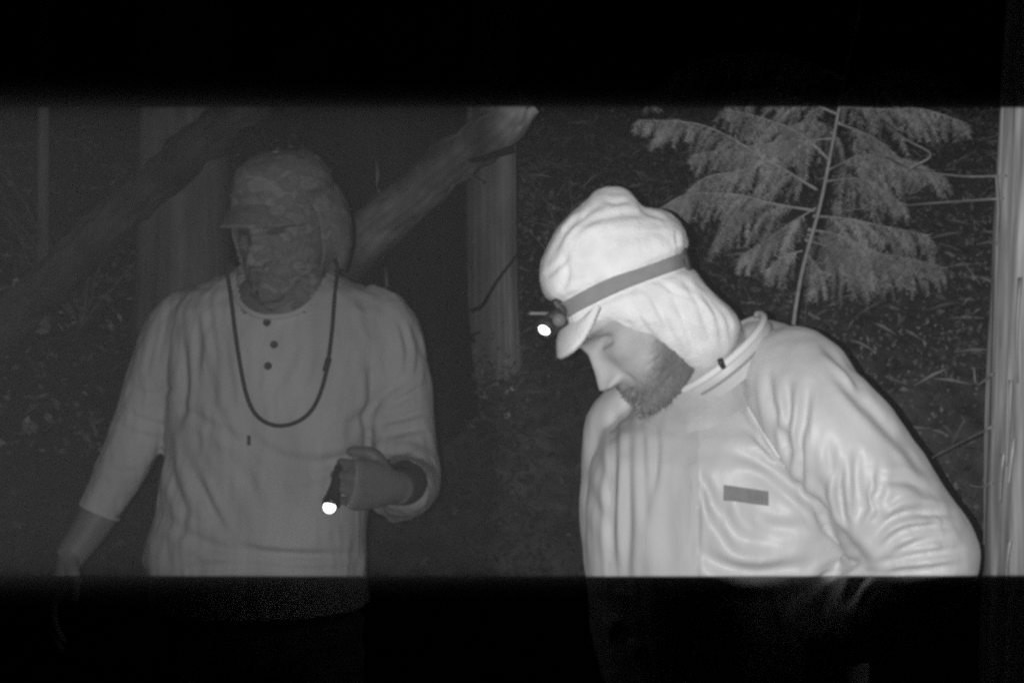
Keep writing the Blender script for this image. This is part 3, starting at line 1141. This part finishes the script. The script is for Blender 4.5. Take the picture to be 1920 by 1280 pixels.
    for bx, by in ((501, 605), (514, 646), (503, 686)):
        p, n = on_surf(T, bx, by, .0005)
        fr = frame(n, (0, 0, 1))
        a = np.linspace(0, 2 * np.pi, 18, endpoint=False)
        rr = [(.0055, 0), (.0068, .001), (.0068, .0025), (.0052, .0034), (.004, .0026), (.0002, .0024)]
        bv, bf = loft([p + (np.cos(a)[:, None] * fr[:, 0] + np.sin(a)[:, None] * fr[:, 2]) * r_ + n * h_ for r_, h_ in rr])
        mobj('button', bv, bf, M['button'], LM)
    p, n = on_surf(T, 467, 825, .001)
    V2, F2 = tube(np.array([on_surf(T, 467, y, .0015)[0] for y in (816, 822, 828, 834)]), .003, 8)
    mobj('shirt_tag', V2, F2, M['button'], LM)

    # ---- skin: head, neck, arms, hands in one mesh
    fwd = np.array([-.40, -.86, -.30])
    Fr = frame(fwd, (-.03, -.12, 1))
    hc = P(538, 424, DL - .01)
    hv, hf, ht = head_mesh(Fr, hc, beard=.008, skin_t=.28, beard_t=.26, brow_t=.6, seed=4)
    parts = [tube(catmull([hc + Fr @ np.array([0, -.025, -.03]), P(540, 530, DL), P(538, 620, DL + .01)], 5), .056, 20)]
    parts.append(ball(P(535, 720, DL + .01), (.16, .075, .22), 24, 14))
    parts.append(limb_tube([(380, 600, DL), (310, 690, DL), (270, 790, DL - .02), (190, 955, DL - .06), (128, 1048, DL - .09)], [.045, .042, .038, .034, .026]))
    parts.append(limb_tube([(690, 600, DL), (745, 700, DL), (757, 870, DL - .04), (762, 905, DL - .1), (742, 915, DL - .2)], [.045, .042, .038, .036, .029]))
    wr = P(132, 1042, DL - .09)
    hp, _ = hand_parts(wr, P(96, 1130, DL - .13) - wr, (.9, .5, -.1), 1, (.35, .35, .25), thumb_curl=.3)
    parts += hp
    # fist with the torch
    w2 = P(738, 912, DL - .205)
    hp2, _ = hand_parts(w2, P(672, 908, DL - .265) - w2, (.35, .75, -.12), -1, (1.35, 1.5, 1.0), 1.0, spread=.04, thumb_curl=1.2)
    parts += hp2
    bv, bf = remesh(parts, .0032, 3)
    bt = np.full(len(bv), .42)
    V3, F3 = merge([(hv, hf), (bv, bf)])
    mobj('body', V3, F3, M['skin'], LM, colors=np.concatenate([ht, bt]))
    # ---- camouflage face mask, hanging to the collar, and the flap of the cap at the back
    loc = (hv - hc) @ Fr
    keep = (loc[:, 2] < .045) & (loc[:, 1] > -.06) & (np.arange(len(hv)) < 120 * 87)
    for ex_ in (-.033, .033):
        keep &= ~((np.abs(loc[:, 0] - ex_) < .017) & (np.abs(loc[:, 2] - .010) < .0075) & (loc[:, 1] > .02))
    mv, mf = cut(hv + normals(hv, hf) * .0035, hf, keep)
    mv, mf = largest(mv, mf)
    mv = relax(mv, mf, 5)
    mv = mv + normals(mv, mf) * (fbm(mv, (38, 38, 38), 8.0, 3) * .0035)[:, None]
    skirt = [ball(hc + Fr @ np.array(p), r, 18, 12) for p, r in (((0, .055, -.105), .046), ((.03, .03, -.11), .045), ((-.03, .03, -.11), .045), ((0, .035, -.14), .05), ((.035, .01, -.14), .046), ((-.035, .01, -.14), .046))]
    kv, kf = remesh(skirt, .004, 8)
    kv = kv + normals(kv, kf) * (fbm(kv, (30, 30, 18), 8.0, 3) * .006)[:, None]
    mobj('face_mask', mv, mf, M['camo'], LM)
    mobj('neck_gaiter', kv, kf, M['camo'], LM)
    outer = []
    for t in np.linspace(0, 1, 30):
        z = .066 - .165 * t
        bl = 1 + .34 * math.sin(math.pi * min(1, t * 1.02)) ** .8 - .05 * t
        row = []
        for a in np.linspace(R(68), R(292), 70):
            wob = .007 * math.sin(7 * a + 2 * t) * t + .004 * noise.noise(Vector((a * 4, t * 5, 2)))
            side = bl if a > math.pi else 1 + (bl - 1) * .45
            row.append((math.sin(a) * (.088 * side + wob), -.004 + math.cos(a) * (.112 * (1 + (bl - 1) * .4) + wob), z + .012 * math.sin(3 * a) * t))
        outer.append(row)
    outer = np.array(outer)
    m, n = outer.shape[:2]
    ov = outer.reshape(-1, 3)
    iv = ov * np.array([.97, .97, 1.0])
    gv = np.concatenate([ov, iv])
    gf = []
    o = m * n
    for i in range(m - 1):
        for j in range(n - 1):
            q4 = (i * n + j, i * n + j + 1, (i + 1) * n + j + 1, (i + 1) * n + j)
            gf += [q4, tuple(o + k for k in q4[::-1])]
    for j in range(n - 1):
        gf += [((m - 1) * n + j, (m - 1) * n + j + 1, o + (m - 1) * n + j + 1, o + (m - 1) * n + j), (j + 1, j, o + j, o + j + 1)]
    for i in range(m - 1):
        gf += [(i * n, (i + 1) * n, o + (i + 1) * n, o + i * n), ((i + 1) * n + n - 1, i * n + n - 1, o + i * n + n - 1, o + (i + 1) * n + n - 1)]
    mobj('neck_cape', gv @ Fr.T + hc, gf, M['camo'], LM)

    # ---- camouflage cap: crown and bill
    rings = []
    for t in np.linspace(0, 1, 26):
        ph = t * math.pi / 2
        z = .045 + .090 * math.sin(ph) ** .9
        rr = math.cos(ph) ** .62 if t < 1 else .01
        a = np.linspace(0, 2 * np.pi, 64, endpoint=False)
        rings.append(np.stack([.087 * rr * np.sin(a), -.004 + .112 * rr * np.cos(a), z - .012 * np.cos(a) * (1 - t) - .0 * a], 1))
    cv, cf = loft(rings)
    nn = normals(cv, cf)
    cv = cv + nn * (fbm(cv, (28, 28, 40), 6.0, 3) * .004)[:, None]
    cap = mobj('cap', cv @ Fr.T + hc, cf, M['camo'], LM)
    # stitched seam bands over the crown
    for zz, rr in ((.082, .089), (.052, .0905)):
        a = np.linspace(0, 2 * np.pi, 48, endpoint=False)
        k = rr / .087
        s_ = math.cos(math.asin(min(1, ((zz - .045) / .09)) ** (1 / .9))) ** .62 if zz > .045 else 1
        pth = np.stack([.0885 * s_ * np.sin(a), -.004 + .1135 * s_ * np.cos(a), zz - .012 * np.cos(a) * .7], 1)
        v, f = tube(pth, .0022, 6, closed=True)
        mobj('seam_band', v @ Fr.T + hc, f, M['camo'], cap)
    v, f = ball((0, -.004, .134), (.007, .007, .005), 12, 7)
    mobj('cap_button', v @ Fr.T + hc, f, M['camo'], cap)
    top, botm = [], []
    for u in np.linspace(0, 1, 14):
        L = []
        for a in np.linspace(-1.1, 1.1, 30):
            x0, y0 = .086 * math.sin(a), -.004 + .110 * math.cos(a)
            ext = .052 * (math.cos(a / 1.1 * math.pi / 2) ** .55 if abs(a) < 1.099 else 0)
            L.append((x0 * (1 + .12 * u * math.cos(a)), y0 + ext * u, .056 - .026 * u - 3.0 * x0 * x0 * (.5 + .5 * u) + .003))
        top.append(L)
    top = np.array(top)
    m, n = top.shape[:2]
    tv = top.reshape(-1, 3)
    bvv = tv - np.array([0, 0, .0045])
    V5 = np.concatenate([tv, bvv])
    F5 = []
    o = m * n
    for i in range(m - 1):
        for j in range(n - 1):
            q4 = (i * n + j, i * n + j + 1, (i + 1) * n + j + 1, (i + 1) * n + j)
            F5.append(q4)
            F5.append(tuple(o + k for k in q4[::-1]))
    for j in range(n - 1):
        F5.append(((m - 1) * n + j, (m - 1) * n + j + 1, o + (m - 1) * n + j + 1, o + (m - 1) * n + j))
    mobj('bill', V5 @ Fr.T + hc, F5, M['camo'], cap)

    legs((P(490, 1180, DL)[0], DL + .01, .9), LM, 0.0)

    # ---- cord round the neck
    pts = []
    for (x, y) in catmull([(431, 520), (437, 580), (447, 660), (457, 715), (468, 755), (485, 783), (512, 797), (540, 797), (572, 783), (596, 750), (611, 700), (620, 640), (626, 570), (630, 515)], 4):
        pts.append(on_surf(T, x, y, .0035 + .004 * max(0, (600 - y) / 80))[0])
    pts = np.array(pts)
    for _ in range(5):
        pts[1:-1] = .5 * pts[1:-1] + .25 * (pts[:-2] + pts[2:])
    back = [P(631, 494, DL - .075), P(620, 482, DL + .0), P(570, 478, DL + .075), P(500, 478, DL + .075), P(443, 484, DL + .0), P(431, 498, DL - .075)]
    pts = np.concatenate([pts, catmull(back, 5)])
    cd = empty('neck_cord', tuple(pts[40]), 'thin dark cord hanging in a loop on the pale button-neck top', 'cord')
    v, f = tube(pts, .0036, 8, closed=True)
    mobj('loop', v, f, M['cord'], cd)
    v, f = tube(np.array([on_surf(T, x, y, .006)[0] for x, y in ((614, 672), (612, 680), (610, 688), (608, 696))]), .0055, 9)
    mobj('toggle', v, f, M['cord'], cd)

    # ---- torch in the fist
    a, b = P(637, 872, DL - .255), P(619, 948, DL - .285)
    tc = empty('flashlight', tuple((a + b) / 2), 'small black torch with a lit white end, gripped in the fist', 'flashlight')
    ax = (b - a) / np.linalg.norm(b - a)
    L = np.linalg.norm(b - a)
    v, f = tube(np.array([a, a + ax * .004, a + ax * L * .45, a + ax * L * .55, a + ax * L * .78, b - ax * .004]), [.0065, .0078, .0078, .0085, .0115, .0125], 20)
    mobj('barrel', v, f, M['metal'], tc)
    v, f = tube(np.array([b - ax * .012, b - ax * .006, b]), [.0132, .0138, .0132], 20)
    mobj('bezel', v, f, M['metal'], tc)
    v, f = ball(b + ax * .001 + np.array([0, -.004, 0]), (.0095, .0100, .0095), 18, 12)
    mobj('lens', v, f, M['lit'], tc)


left_man()

# ================================================================== right man
DR = 1.5
RM = empty('person', (P(1390, 640, DR)[0], DR + .05, 0), 'person in a white hooded hat and pale satin jacket, bearded, looking down to the left', 'person')


def right_man():
    # ---- jacket
    rings = []
    for py, cx, hw, ht, d, yaw in ((672, 1385, 52, .05, DR + .06, 0), (700, 1388, 92, .075, DR + .06, -.2), (738, 1380, 150, .10, DR + .055, -.4), (770, 1368, 196, .12, DR + .05, -.45), (810, 1357, 226, .135, DR + .04, -.42), (860, 1350, 242, .145, DR + .03, -.4),
                                   (930, 1346, 250, .15, DR + .03, -.38), (1010, 1346, 256, .155, DR + .03, -.36), (1090, 1352, 260, .155, DR + .03, -.36), (1200, 1362, 254, .155, DR + .04, -.36), (1300, 1370, 242, .15, DR + .05, -.36)):
        rings.append(ring_at(cx, py, d, hw, ht, yaw))
    torso = loft(rings)
    near = limb_tube([(1430, 715, DR - .0), (1482, 712, DR - .05), (1545, 790, DR - .10), (1620, 890, DR - .13), (1700, 1000, DR - .15), (1718, 1050, DR - .15), (1650, 1120, DR - .13), (1540, 1190, DR - .09)],
                     [.058, .078, .080, .078, .077, .074, .066, .055], n=28)
    far = limb_tube([(1240, 760, DR + .10), (1165, 790, DR + .12), (1147, 880, DR + .12), (1140, 980, DR + .10), (1150, 1080, DR + .05), (1190, 1180, DR - .02)],
                    [.055, .053, .05, .049, .047, .042])
    neckp = limb_tube([(1395, 668, DR + .02), (1440, 668, DR + .01), (1500, 702, DR - .04)], [.05, .054, .06])
    V, F = remesh([torso, near, far, neckp], .0042, 5)
    V = V + normals(V, F) * (fbm(V, (13, 13, 6), 3.0, 3) * .003)[:, None]
    sp = [
        # raglan crease down to the crook of the arm
        ([(1370, 845), (1430, 868), (1480, 905), (1535, 958), (1590, 1020), (1625, 1052)], 9, 7),
        ([(1345, 690), (1390, 750), (1430, 820), (1462, 862)], 5, 5), ([(1400, 800), (1430, 830), (1458, 856)], 4, 5), ([(1420, 840), (1445, 855), (1465, 866)], 4, 4),
        ([(1440, 700), (1445, 760), (1465, 830)], 7, 6), ([(1478, 715), (1478, 800), (1476, 860)], 6, 7), ([(1515, 720), (1508, 780), (1498, 850)], 7, 6), ([(1500, 800), (1500, 880), (1503, 930)], 5, 6),
        ([(1455, 760), (1470, 810), (1485, 870)], 5, 5), ([(1540, 890), (1545, 950), (1560, 1010)], 12, 7), ([(1580, 870), (1580, 940), (1588, 1000)], 7, 9), ([(1607, 850), (1610, 920), (1606, 980)], 7, 9),
        ([(1628, 860), (1625, 920), (1612, 970)], 5, 7), ([(1650, 870), (1648, 930), (1640, 970)], 6, 5), ([(1555, 830), (1560, 880), (1575, 950)], 8, 4),
        # elbow rucks
        ([(1635, 1010), (1665, 975), (1720, 960), (1780, 965)], 8, 9), ([(1648, 1030), (1690, 1000), (1740, 990), (1790, 985)], 6, 7), ([(1660, 1045), (1720, 1020), (1780, 1005)], 6, 6),
        ([(1650, 1055), (1720, 1045), (1800, 1030)], 6, 8), ([(1660, 1075), (1730, 1072), (1800, 1060)], 7, 6), ([(1625, 1000), (1645, 965), (1680, 935)], 5, 6), ([(1640, 900), (1700, 900), (1740, 920)], 8, 4),
        ([(1620, 985), (1632, 945), (1655, 915)], 5, 5),
        # front of the arm and chest
        ([(1620, 1050), (1570, 1070), (1510, 1110), (1480, 1150)], 6, 7), ([(1600, 1050), (1560, 1060), (1520, 1085)], 5, 5),
        ([(1640, 1070), (1610, 1090), (1590, 1130)], 7, 6), ([(1330, 900), (1350, 960), (1400, 1010), (1470, 1010)], 14, 5), ([(1312, 1030), (1350, 1060), (1420, 1075), (1510, 1060)], 11, 8),
        ([(1400, 960), (1440, 985), (1500, 990)], 10, 4), ([(1310, 880), (1330, 930), (1350, 990)], 7, 5), ([(1355, 930), (1362, 980), (1390, 1030)], 9, 4),
        # vertical folds of the front
        ([(1152, 760), (1152, 860), (1148, 1000), (1155, 1100)], 7, 5), ([(1175, 760), (1178, 900), (1172, 1100)], 9, 5), ([(1225, 770), (1230, 850), (1222, 940)], 6, 4), ([(1198, 780), (1205, 880), (1210, 980)], 8, 3.5),
        ([(1312, 880), (1308, 960), (1305, 1100)], 4, 4), ([(1255, 900), (1250, 1000), (1255, 1100)], 14, 2.5),
        # far sleeve
        ([(1112, 790), (1122, 860), (1140, 920)], 9, 2.2), ([(1098, 890), (1112, 940), (1138, 985)], 9, 2.4),
        # shoulder
        ([(1545, 650), (1590, 690), (1620, 735)], 6, 5), ([(1590, 720), (1640, 770), (1680, 830)], 9, 3), ([(1560, 690), (1600, 740), (1650, 800)], 8, 3), ([(1650, 790), (1700, 840), (1740, 900)], 9, 3),
    ]
    V = V + normals(V, F) * (fbm(V, (6, 6, 5), 13.0, 2) * .009)[:, None]
    V = relax(folds(V, F, [(a, b * 1.1, c * 1.5) for a, b, c in sp]), F, 3)
    cn = P(1347, 668, DR)
    keep = np.ones(len(V), bool)
    keep &= V[:, 2] > P(0, 1290, DR)[2]
    V, F = cut(V, F, keep)
    # the front panel is a duller cloth than the satin sleeves
    q = project(V)
    mj = mobj('jacket', V, F, M['satin'], RM)
    mj.data.materials.append(M['panel'])
    dpan, _ = seg_dist(q, np.array([(1222, 690), (1228, 800), (1226, 1320)]))
    for p in mj.data.polygons:
        i = p.vertices[0]
        if dpan[i] < 84 and V[i, 1] < DR + .05 and q[i, 1] > 700:
            p.material_index = 1
    T = bvh(V, F)
    # label on the chest
    g = [[on_surf(T, 1358 + 83 * u, 909 + 11 * u + 28 * v, .0025)[0] for u in np.linspace(0, 1, 10)] for v in np.linspace(0, 1, 5)]
    g = np.array(g)
    vv = np.concatenate([g.reshape(-1, 3), g.reshape(-1, 3) + np.array([0, .003, 0])])
    ff = []
    for i in range(4):
        for j in range(9):
            a = i * 10 + j
            ff += [(a, a + 1, a + 11, a + 10), (50 + a, 50 + a + 10, 50 + a + 11, 50 + a + 1)]
    for seq in ([(0, j) for j in range(10)], [(4, j) for j in range(10)], [(i, 0) for i in range(5)], [(i, 9) for i in range(5)]):
        for (i0, j0), (i1, j1) in zip(seq[:-1], seq[1:]):
            a, b = i0 * 10 + j0, i1 * 10 + j1
            ff.append((a, b, 50 + b, 50 + a))
    lb = mobj('chest_label', vv, ff, M['patch'], mj, smooth=False)
    lb['label'] = 'small dark grey rectangular label on the chest'
    # raglan piping cord and pull
    pts = np.array([on_surf(T, x, y, .0008)[0] for x, y in catmull([(1352, 690), (1385, 735), (1415, 785), (1440, 825), (1462, 858)], 5)])
    v, f = tube(pts, .0022, 7)
    mobj('seam_piping', v, f, M['piping'], mj)
    v, f = tube(np.array([P(1349, 672, DR - .105), P(1352, 680, DR - .105), P(1357, 690, DR - .103)]), [.0035, .0045, .0035], 9)
    mobj('zip_pull', v, f, M['plastic'], mj)
    # collar: a tilted ring with a pale piped edge
    e1 = P(1432, 597, DR) - P(1262, 741, DR)
    hl = np.linalg.norm(e1) / 2
    e1 /= np.linalg.norm(e1)
    e2 = np.array([-.06, 1.0, .12])
    e2 = e2 - (e2 @ e1) * e1
    e2 /= np.linalg.norm(e2)
    axn = np.cross(e1, e2)
    if axn[2] < 0: axn = -axn
    a = np.linspace(0, 2 * np.pi, 72, endpoint=False)
    ring = axn * .006 + P(1347, 669, DR) + np.cos(a)[:, None] * e1 * hl + np.sin(a)[:, None] * e2 * .078
    rr = []
    for h, k in ((-.034, 1.0), (-.02, 1.01), (0, 1.0), (.001, .985), (-.03, .95)):
        rr.append(P(1347, 669, DR) + (ring - P(1347, 669, DR)) * k + axn * h)
    v, f = loft(rr, cap=False)
    co = mobj('collar', v, f, M['satin'], mj)
    ah = np.linspace(np.pi * .97, np.pi * 2.06, 48)
    near_edge = axn * .006 + P(1347, 669, DR) + np.cos(ah)[:, None] * e1 * hl + np.sin(ah)[:, None] * e2 * .078
    v, f = tube(near_edge + axn * .002, .0056, 9)
    mobj('collar_piping', v, f, M['piping'], co)
    v, f = tube(P(1347, 669, DR) + (ring - P(1347, 669, DR)) * 1.012 - axn * .016, .0022, 7, closed=True)
    mobj('collar_seam', v, f, M['collar'], co)

    # ---- skin
    th = R(43)
    yaw = R(22)
    f2 = np.array([-math.cos(th) * math.cos(yaw), -math.cos(th) * math.sin(yaw) * 1.25, -math.sin(th)])
    u2 = np.array([-math.sin(th), -.06, math.cos(th)])
    Fr = frame(f2, u2)
    hc = P(1190, 592, DR - .01)
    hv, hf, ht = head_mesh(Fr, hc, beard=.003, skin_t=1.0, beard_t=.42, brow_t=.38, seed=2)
    parts = [tube(catmull([hc + Fr @ np.array([0, -.03, -.03]), P(1300, 650, DR + .01), P(1375, 740, DR + .03)], 6), .058, 20)]
    parts.append(ball(P(1350, 880, DR + .02), (.14, .10, .22), 24, 14))
    parts.append(limb_tube([(1440, 720, DR - .03), (1560, 800, DR - .10), (1700, 1010, DR - .14), (1715, 1050, DR - .15), (1640, 1120, DR - .13), (1500, 1215, DR - .08)], [.05, .045, .042, .042, .036, .027]))
    parts.append(limb_tube([(1240, 780, DR + .10), (1160, 840, DR + .12), (1142, 980, DR + .10), (1150, 1090, DR + .05), (1215, 1225, DR - .05)], [.045, .04, .038, .034, .026]))
    w1 = P(1505, 1212, DR - .08)
    parts += hand_parts(w1, P(1420, 1260, DR - .04) - w1, (.2, .8, -.4), -1, (.4, .5, .3))[0]
    w2 = P(1212, 1220, DR - .05)
    parts += hand_parts(w2, P(1262, 1300, DR - .08) - w2, (.5, .5, -.3), 1, (.5, .6, .3))[0]
    bv, bf = remesh(parts, .0035, 3)
    V3, F3 = merge([(hv, hf), (bv, bf)])
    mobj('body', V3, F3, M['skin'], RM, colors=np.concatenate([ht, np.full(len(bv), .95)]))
    mask = (ht < .7) & (((hv - hc) @ Fr)[:, 2] < -.02)
    sv, sf, scl = strands(hv, hf, mask, 3200, .006, .0006, (0.2, 0, -.6), 15)
    mobj('beard', sv, sf, M['hair'], RM, colors=np.array(scl) * 1.7)

    # ---- hooded hat: crown above the strap, drape below it over ear and neck
    outline = [(1012, 525), (1018, 485), (1038, 440), (1072, 398), (1098, 375), (1118, 357), (1145, 351), (1172, 354), (1192, 372), (1208, 388), (1240, 392), (1266, 408), (1284, 436), (1291, 468),
               (1297, 500), (1330, 541), (1362, 572), (1382, 594), (1388, 626), (1360, 682), (1326, 700), (1298, 694), (1255, 676), (1205, 652), (1160, 630), (1130, 622), (1100, 622), (1070, 618), (1040, 580), (1020, 552)]
    oc = np.array([1190, 530.0])
    o2 = catmull([*outline, outline[0]], 4)[:-1]
    dd = o2 - oc
    an = np.arctan2(dd[:, 1], dd[:, 0])
    ordr = np.argsort(an)
    A = np.linspace(-np.pi, np.pi, 200, endpoint=False)
    rad = np.interp(A, an[ordr], np.linalg.norm(dd, axis=1)[ordr], period=2 * np.pi)
    rings = []
    pn = 3.4
    for t in np.linspace(.02, np.pi - .02, 72):
        sf_ = math.sin(t) ** (.75)
        cth = (1 - sf_ ** pn) ** (1 / pn) * (1 if t < np.pi / 2 else -1)
        pts = []
        for a_, r_ in zip(A, rad):
            x, y = oc[0] + r_ * sf_ * math.cos(a_), oc[1] + r_ * sf_ * math.sin(a_)
            # half thickness narrows at the top tuft and at the neck
            th_ = .098 - .040 * max(0, (430 - y) / 80) - .022 * max(0, (y - 600) / 80)
            p = P(x, y, DR)
            p[1] = DR - .008 - th_ * cth
            k = p[1] / DR
            p[0] = p[0] * (1 + (k - 1) * .85)
            p[2] = CAMZ + (p[2] - CAMZ) * (1 + (k - 1) * .85)
            pts.append(p)
        rings.append(np.array(pts))
    V, F = loft(rings)
    if (normals(V, F)[0] @ np.array([0, -1.0, 0])) < 0:
        F = [f[::-1] for f in F]
    V = V + normals(V, F) * (fbm(V, (20, 20, 20), 9.0, 3) * .002 + fbm(V, (90, 90, 90), 5.0, 2) * .0006)[:, None]
    sp = [([(1040, 470), (1060, 435), (1100, 400), (1130, 385)], 6, 6), ([(1070, 440), (1110, 412), (1170, 402), (1230, 402)], 8, 5), ([(1200, 385), (1215, 400), (1250, 410)], 5, 4),
          ([(1020, 520), (1045, 500), (1065, 475)], 6, 6), ([(1050, 440), (1075, 415), (1090, 390)], 5, 5), ([(1060, 480), (1062, 520), (1050, 550)], 8, 5), ([(1268, 430), (1270, 450), (1275, 470)], 4, 5),
          ([(1180, 560), (1200, 600), (1230, 640), (1260, 670)], 7, 4), ([(1215, 540), (1240, 590), (1270, 650)], 7, 4.5), ([(1250, 530), (1275, 580), (1300, 650), (1310, 690)], 7, 5), ([(1280, 520), (1310, 570), (1335, 640)], 7, 5),
          ([(1310, 545), (1345, 590), (1355, 650)], 6, 5), ([(1335, 560), (1365, 600), (1370, 640)], 5, 4), ([(1120, 590), (1150, 610), (1200, 640)], 6, 3), ([(1230, 520), (1262, 545), (1300, 560)], 6, 3),
          ([(1130, 370), (1150, 380), (1180, 375)], 5, 4), ([(1120, 430), (1180, 440), (1250, 430)], 16, 3)]
    V = folds(V, F, [(a, b * .8, c * .62) for a, b, c in sp])
    # the strap presses the fleece in
    q = project(V)
    d, t = seg_dist(q, np.array([(1040, 585), (1285, 487)]))
    V = V + normals(V, F) * (-.008 * np.exp(-(d / 22) ** 4))[:, None]
    hat = mobj('hooded_hat', V, F, M['hat'], RM)
    TH = bvh(V, F)
    # bill of the hat under the lamp
    bl = []
    for u in np.linspace(0, 1, 12):
        row = []
        for a_ in np.linspace(-1, 1, 18):
            base = np.array([a_ * .074, .066 + .030 * (1 - a_ * a_), .064 - .006 * a_ * a_])
            tip = base + np.array([0, .034, -.026]) * (1 - abs(a_) ** 4)
            row.append(base + (tip - base) * u + np.array([0, 0, .004 * math.sin(u * 3.1)]))
        bl.append(row)
    bl = np.array(bl)
    tv = bl.reshape(-1, 3)
    V5 = np.concatenate([tv, tv - np.array([0, .001, .006])])
    F5, o, n, m = [], 216, 18, 12
    for i in range(m - 1):
        for j in range(n - 1):
            q4 = (i * n + j, i * n + j + 1, (i + 1) * n + j + 1, (i + 1) * n + j)
            F5 += [q4, tuple(o + k for k in q4[::-1])]
    for j in range(n - 1):
        F5.append(((m - 1) * n + j, (m - 1) * n + j + 1, o + (m - 1) * n + j + 1, o + (m - 1) * n + j))
    for i in range(m - 1):
        for j in (0, n - 1):
            F5.append((i * n + j, (i + 1) * n + j, o + (i + 1) * n + j, o + i * n + j))
    mobj('bill', V5 @ Fr.T + hc, F5, M['hat'], hat)

    legs((P(1390, 1330, DR)[0], DR + .07, .86), RM, .5, foot_dir=(-.6, -.8))

    # ---- headlamp
    hl_ = empty('headlamp', tuple(P(1045, 600, DR - .05)), 'black headlamp on a grey elastic strap round the white hooded hat, its light on', 'headlamp')
    up_e = catmull([(1052, 564), (1100, 538), (1150, 516), (1200, 499), (1250, 480), (1280, 470)], 5)
    lo_e = catmull([(1072, 594), (1110, 573), (1160, 549), (1210, 530), (1250, 515), (1286, 503)], 5)
    g = []
    for (ua, ub), (la, lb_) in zip(up_e, lo_e):
        col = []
        for w in np.linspace(0, 1, 5):
            col.append(on_surf(TH, ua + (la - ua) * w, ub + (lb_ - ub) * w, .0045)[0])
        g.append(col)
    g = np.array(g)
    for _ in range(4):
        g[1:-1] = .5 * g[1:-1] + .25 * (g[:-2] + g[2:])
    # carry the strap on round the far side of the hat
    mid = DR - .008
    farside = g[::-1].copy()
    farside[:, :, 1] = 2 * mid - farside[:, :, 1]
    farside[:, :, 0] -= .012
    full = np.concatenate([g, farside])
    rings = []
    ctr = full.mean((0, 1))
    for col in full:
        inn = col + (ctr - col) * .02
        rings.append(np.concatenate([col, inn[::-1]]))
    v, f = loft(rings, closed=True)
    mobj('strap', v, f, M['strap'], hl_)
    p0 = g[-1].mean(0)
    v, f = bevel_box(p0 + np.array([-.002, -.003, 0]), (.008, .012, .034), None, .002)
    rt = np.array(Matrix.Rotation(R(-14), 3, 'Y'))
    v = (v - p0) @ rt.T + p0
    mobj('buckle', v, f, M['plastic'], hl_)
    # lamp block in front of the brow, tilted down
    B = frame((-.80, -.12, -.58), (-.56, -.05, .80))
    c0 = P(1046, 578, DR - .045)
    v, f = bevel_box(c0, (.055, .014, .030), B, .003)
    mobj('mounting_plate', v, f, M['plastic'], hl_)
    c1 = P(1030, 607, DR - .055)
    v, f = bevel_box(c1, (.060, .042, .030), B, .006, 3)
    hs = mobj('housing', v, f, M['plastic'], hl_)
    v, f = bevel_box(P(1010, 588, DR - .06), (.030, .032, .0045), frame((-1, -.15, 0), (0, 0, 1)), .0015)
    mobj('top_plate', v, f, M['grey_plastic'], hs)
    # hinge knob facing the viewer
    kc = P(1048, 600, DR - .094)
    v, f = tube(np.array([kc + np.array([0, .012, 0]), kc, kc + np.array([0, -.003, 0])]), [.0095, .0095, .007], 18)
    mobj('hinge_knob', v, f, M['grey_plastic'], hs)
    lc = P(1022, 616, DR - .088)
    LF = frame((-.42, -.62, -.66), (-.5, 0, .85))
    a = np.linspace(0, 2 * np.pi, 24, endpoint=False)
    rr = []
    for h, k in ((-.014, .010), (0.0, .0165), (.003, .0165), (.003, .013)):
        rr.append(lc + (np.cos(a)[:, None] * LF[:, 0] + np.sin(a)[:, None] * LF[:, 2]) * k + LF[:, 1] * h)
    v, f = loft(rr)
    mobj('bezel', v, f, M['plastic'], hs)
    rr = []
    for h, k in ((.0032, .0085), (.005, .0068), (.0062, .0035), (.0065, .0003)):
        rr.append(lc + (np.cos(a)[:, None] * LF[:, 0] + np.sin(a)[:, None] * LF[:, 2]) * k + LF[:, 1] * h)
    v, f = loft(rr)
    mobj('lens', v, f, M['lit'], hs)


right_man()

# ================================================================== night mist
V, F = box((0, 15, 6.6), (81.0, 51.4, 15.8))
hz = mobj('haze', V, F, None, smooth=False)
tag(hz, 'thin night mist lit by the infrared flash', 'haze', None, 'stuff')
hm = bpy.data.materials.new('mist')
hm.use_nodes = True
hm.node_tree.nodes.clear()
out = hm.node_tree.nodes.new('ShaderNodeOutputMaterial')
vol = hm.node_tree.nodes.new('ShaderNodeVolumePrincipled')
vol.inputs['Color'].default_value = (.9, .9, .9, 1)
vol.inputs['Density'].default_value = 0.00075
hm.node_tree.links.new(vol.outputs[0], out.inputs['Volume'])
hz.data.materials.append(hm)
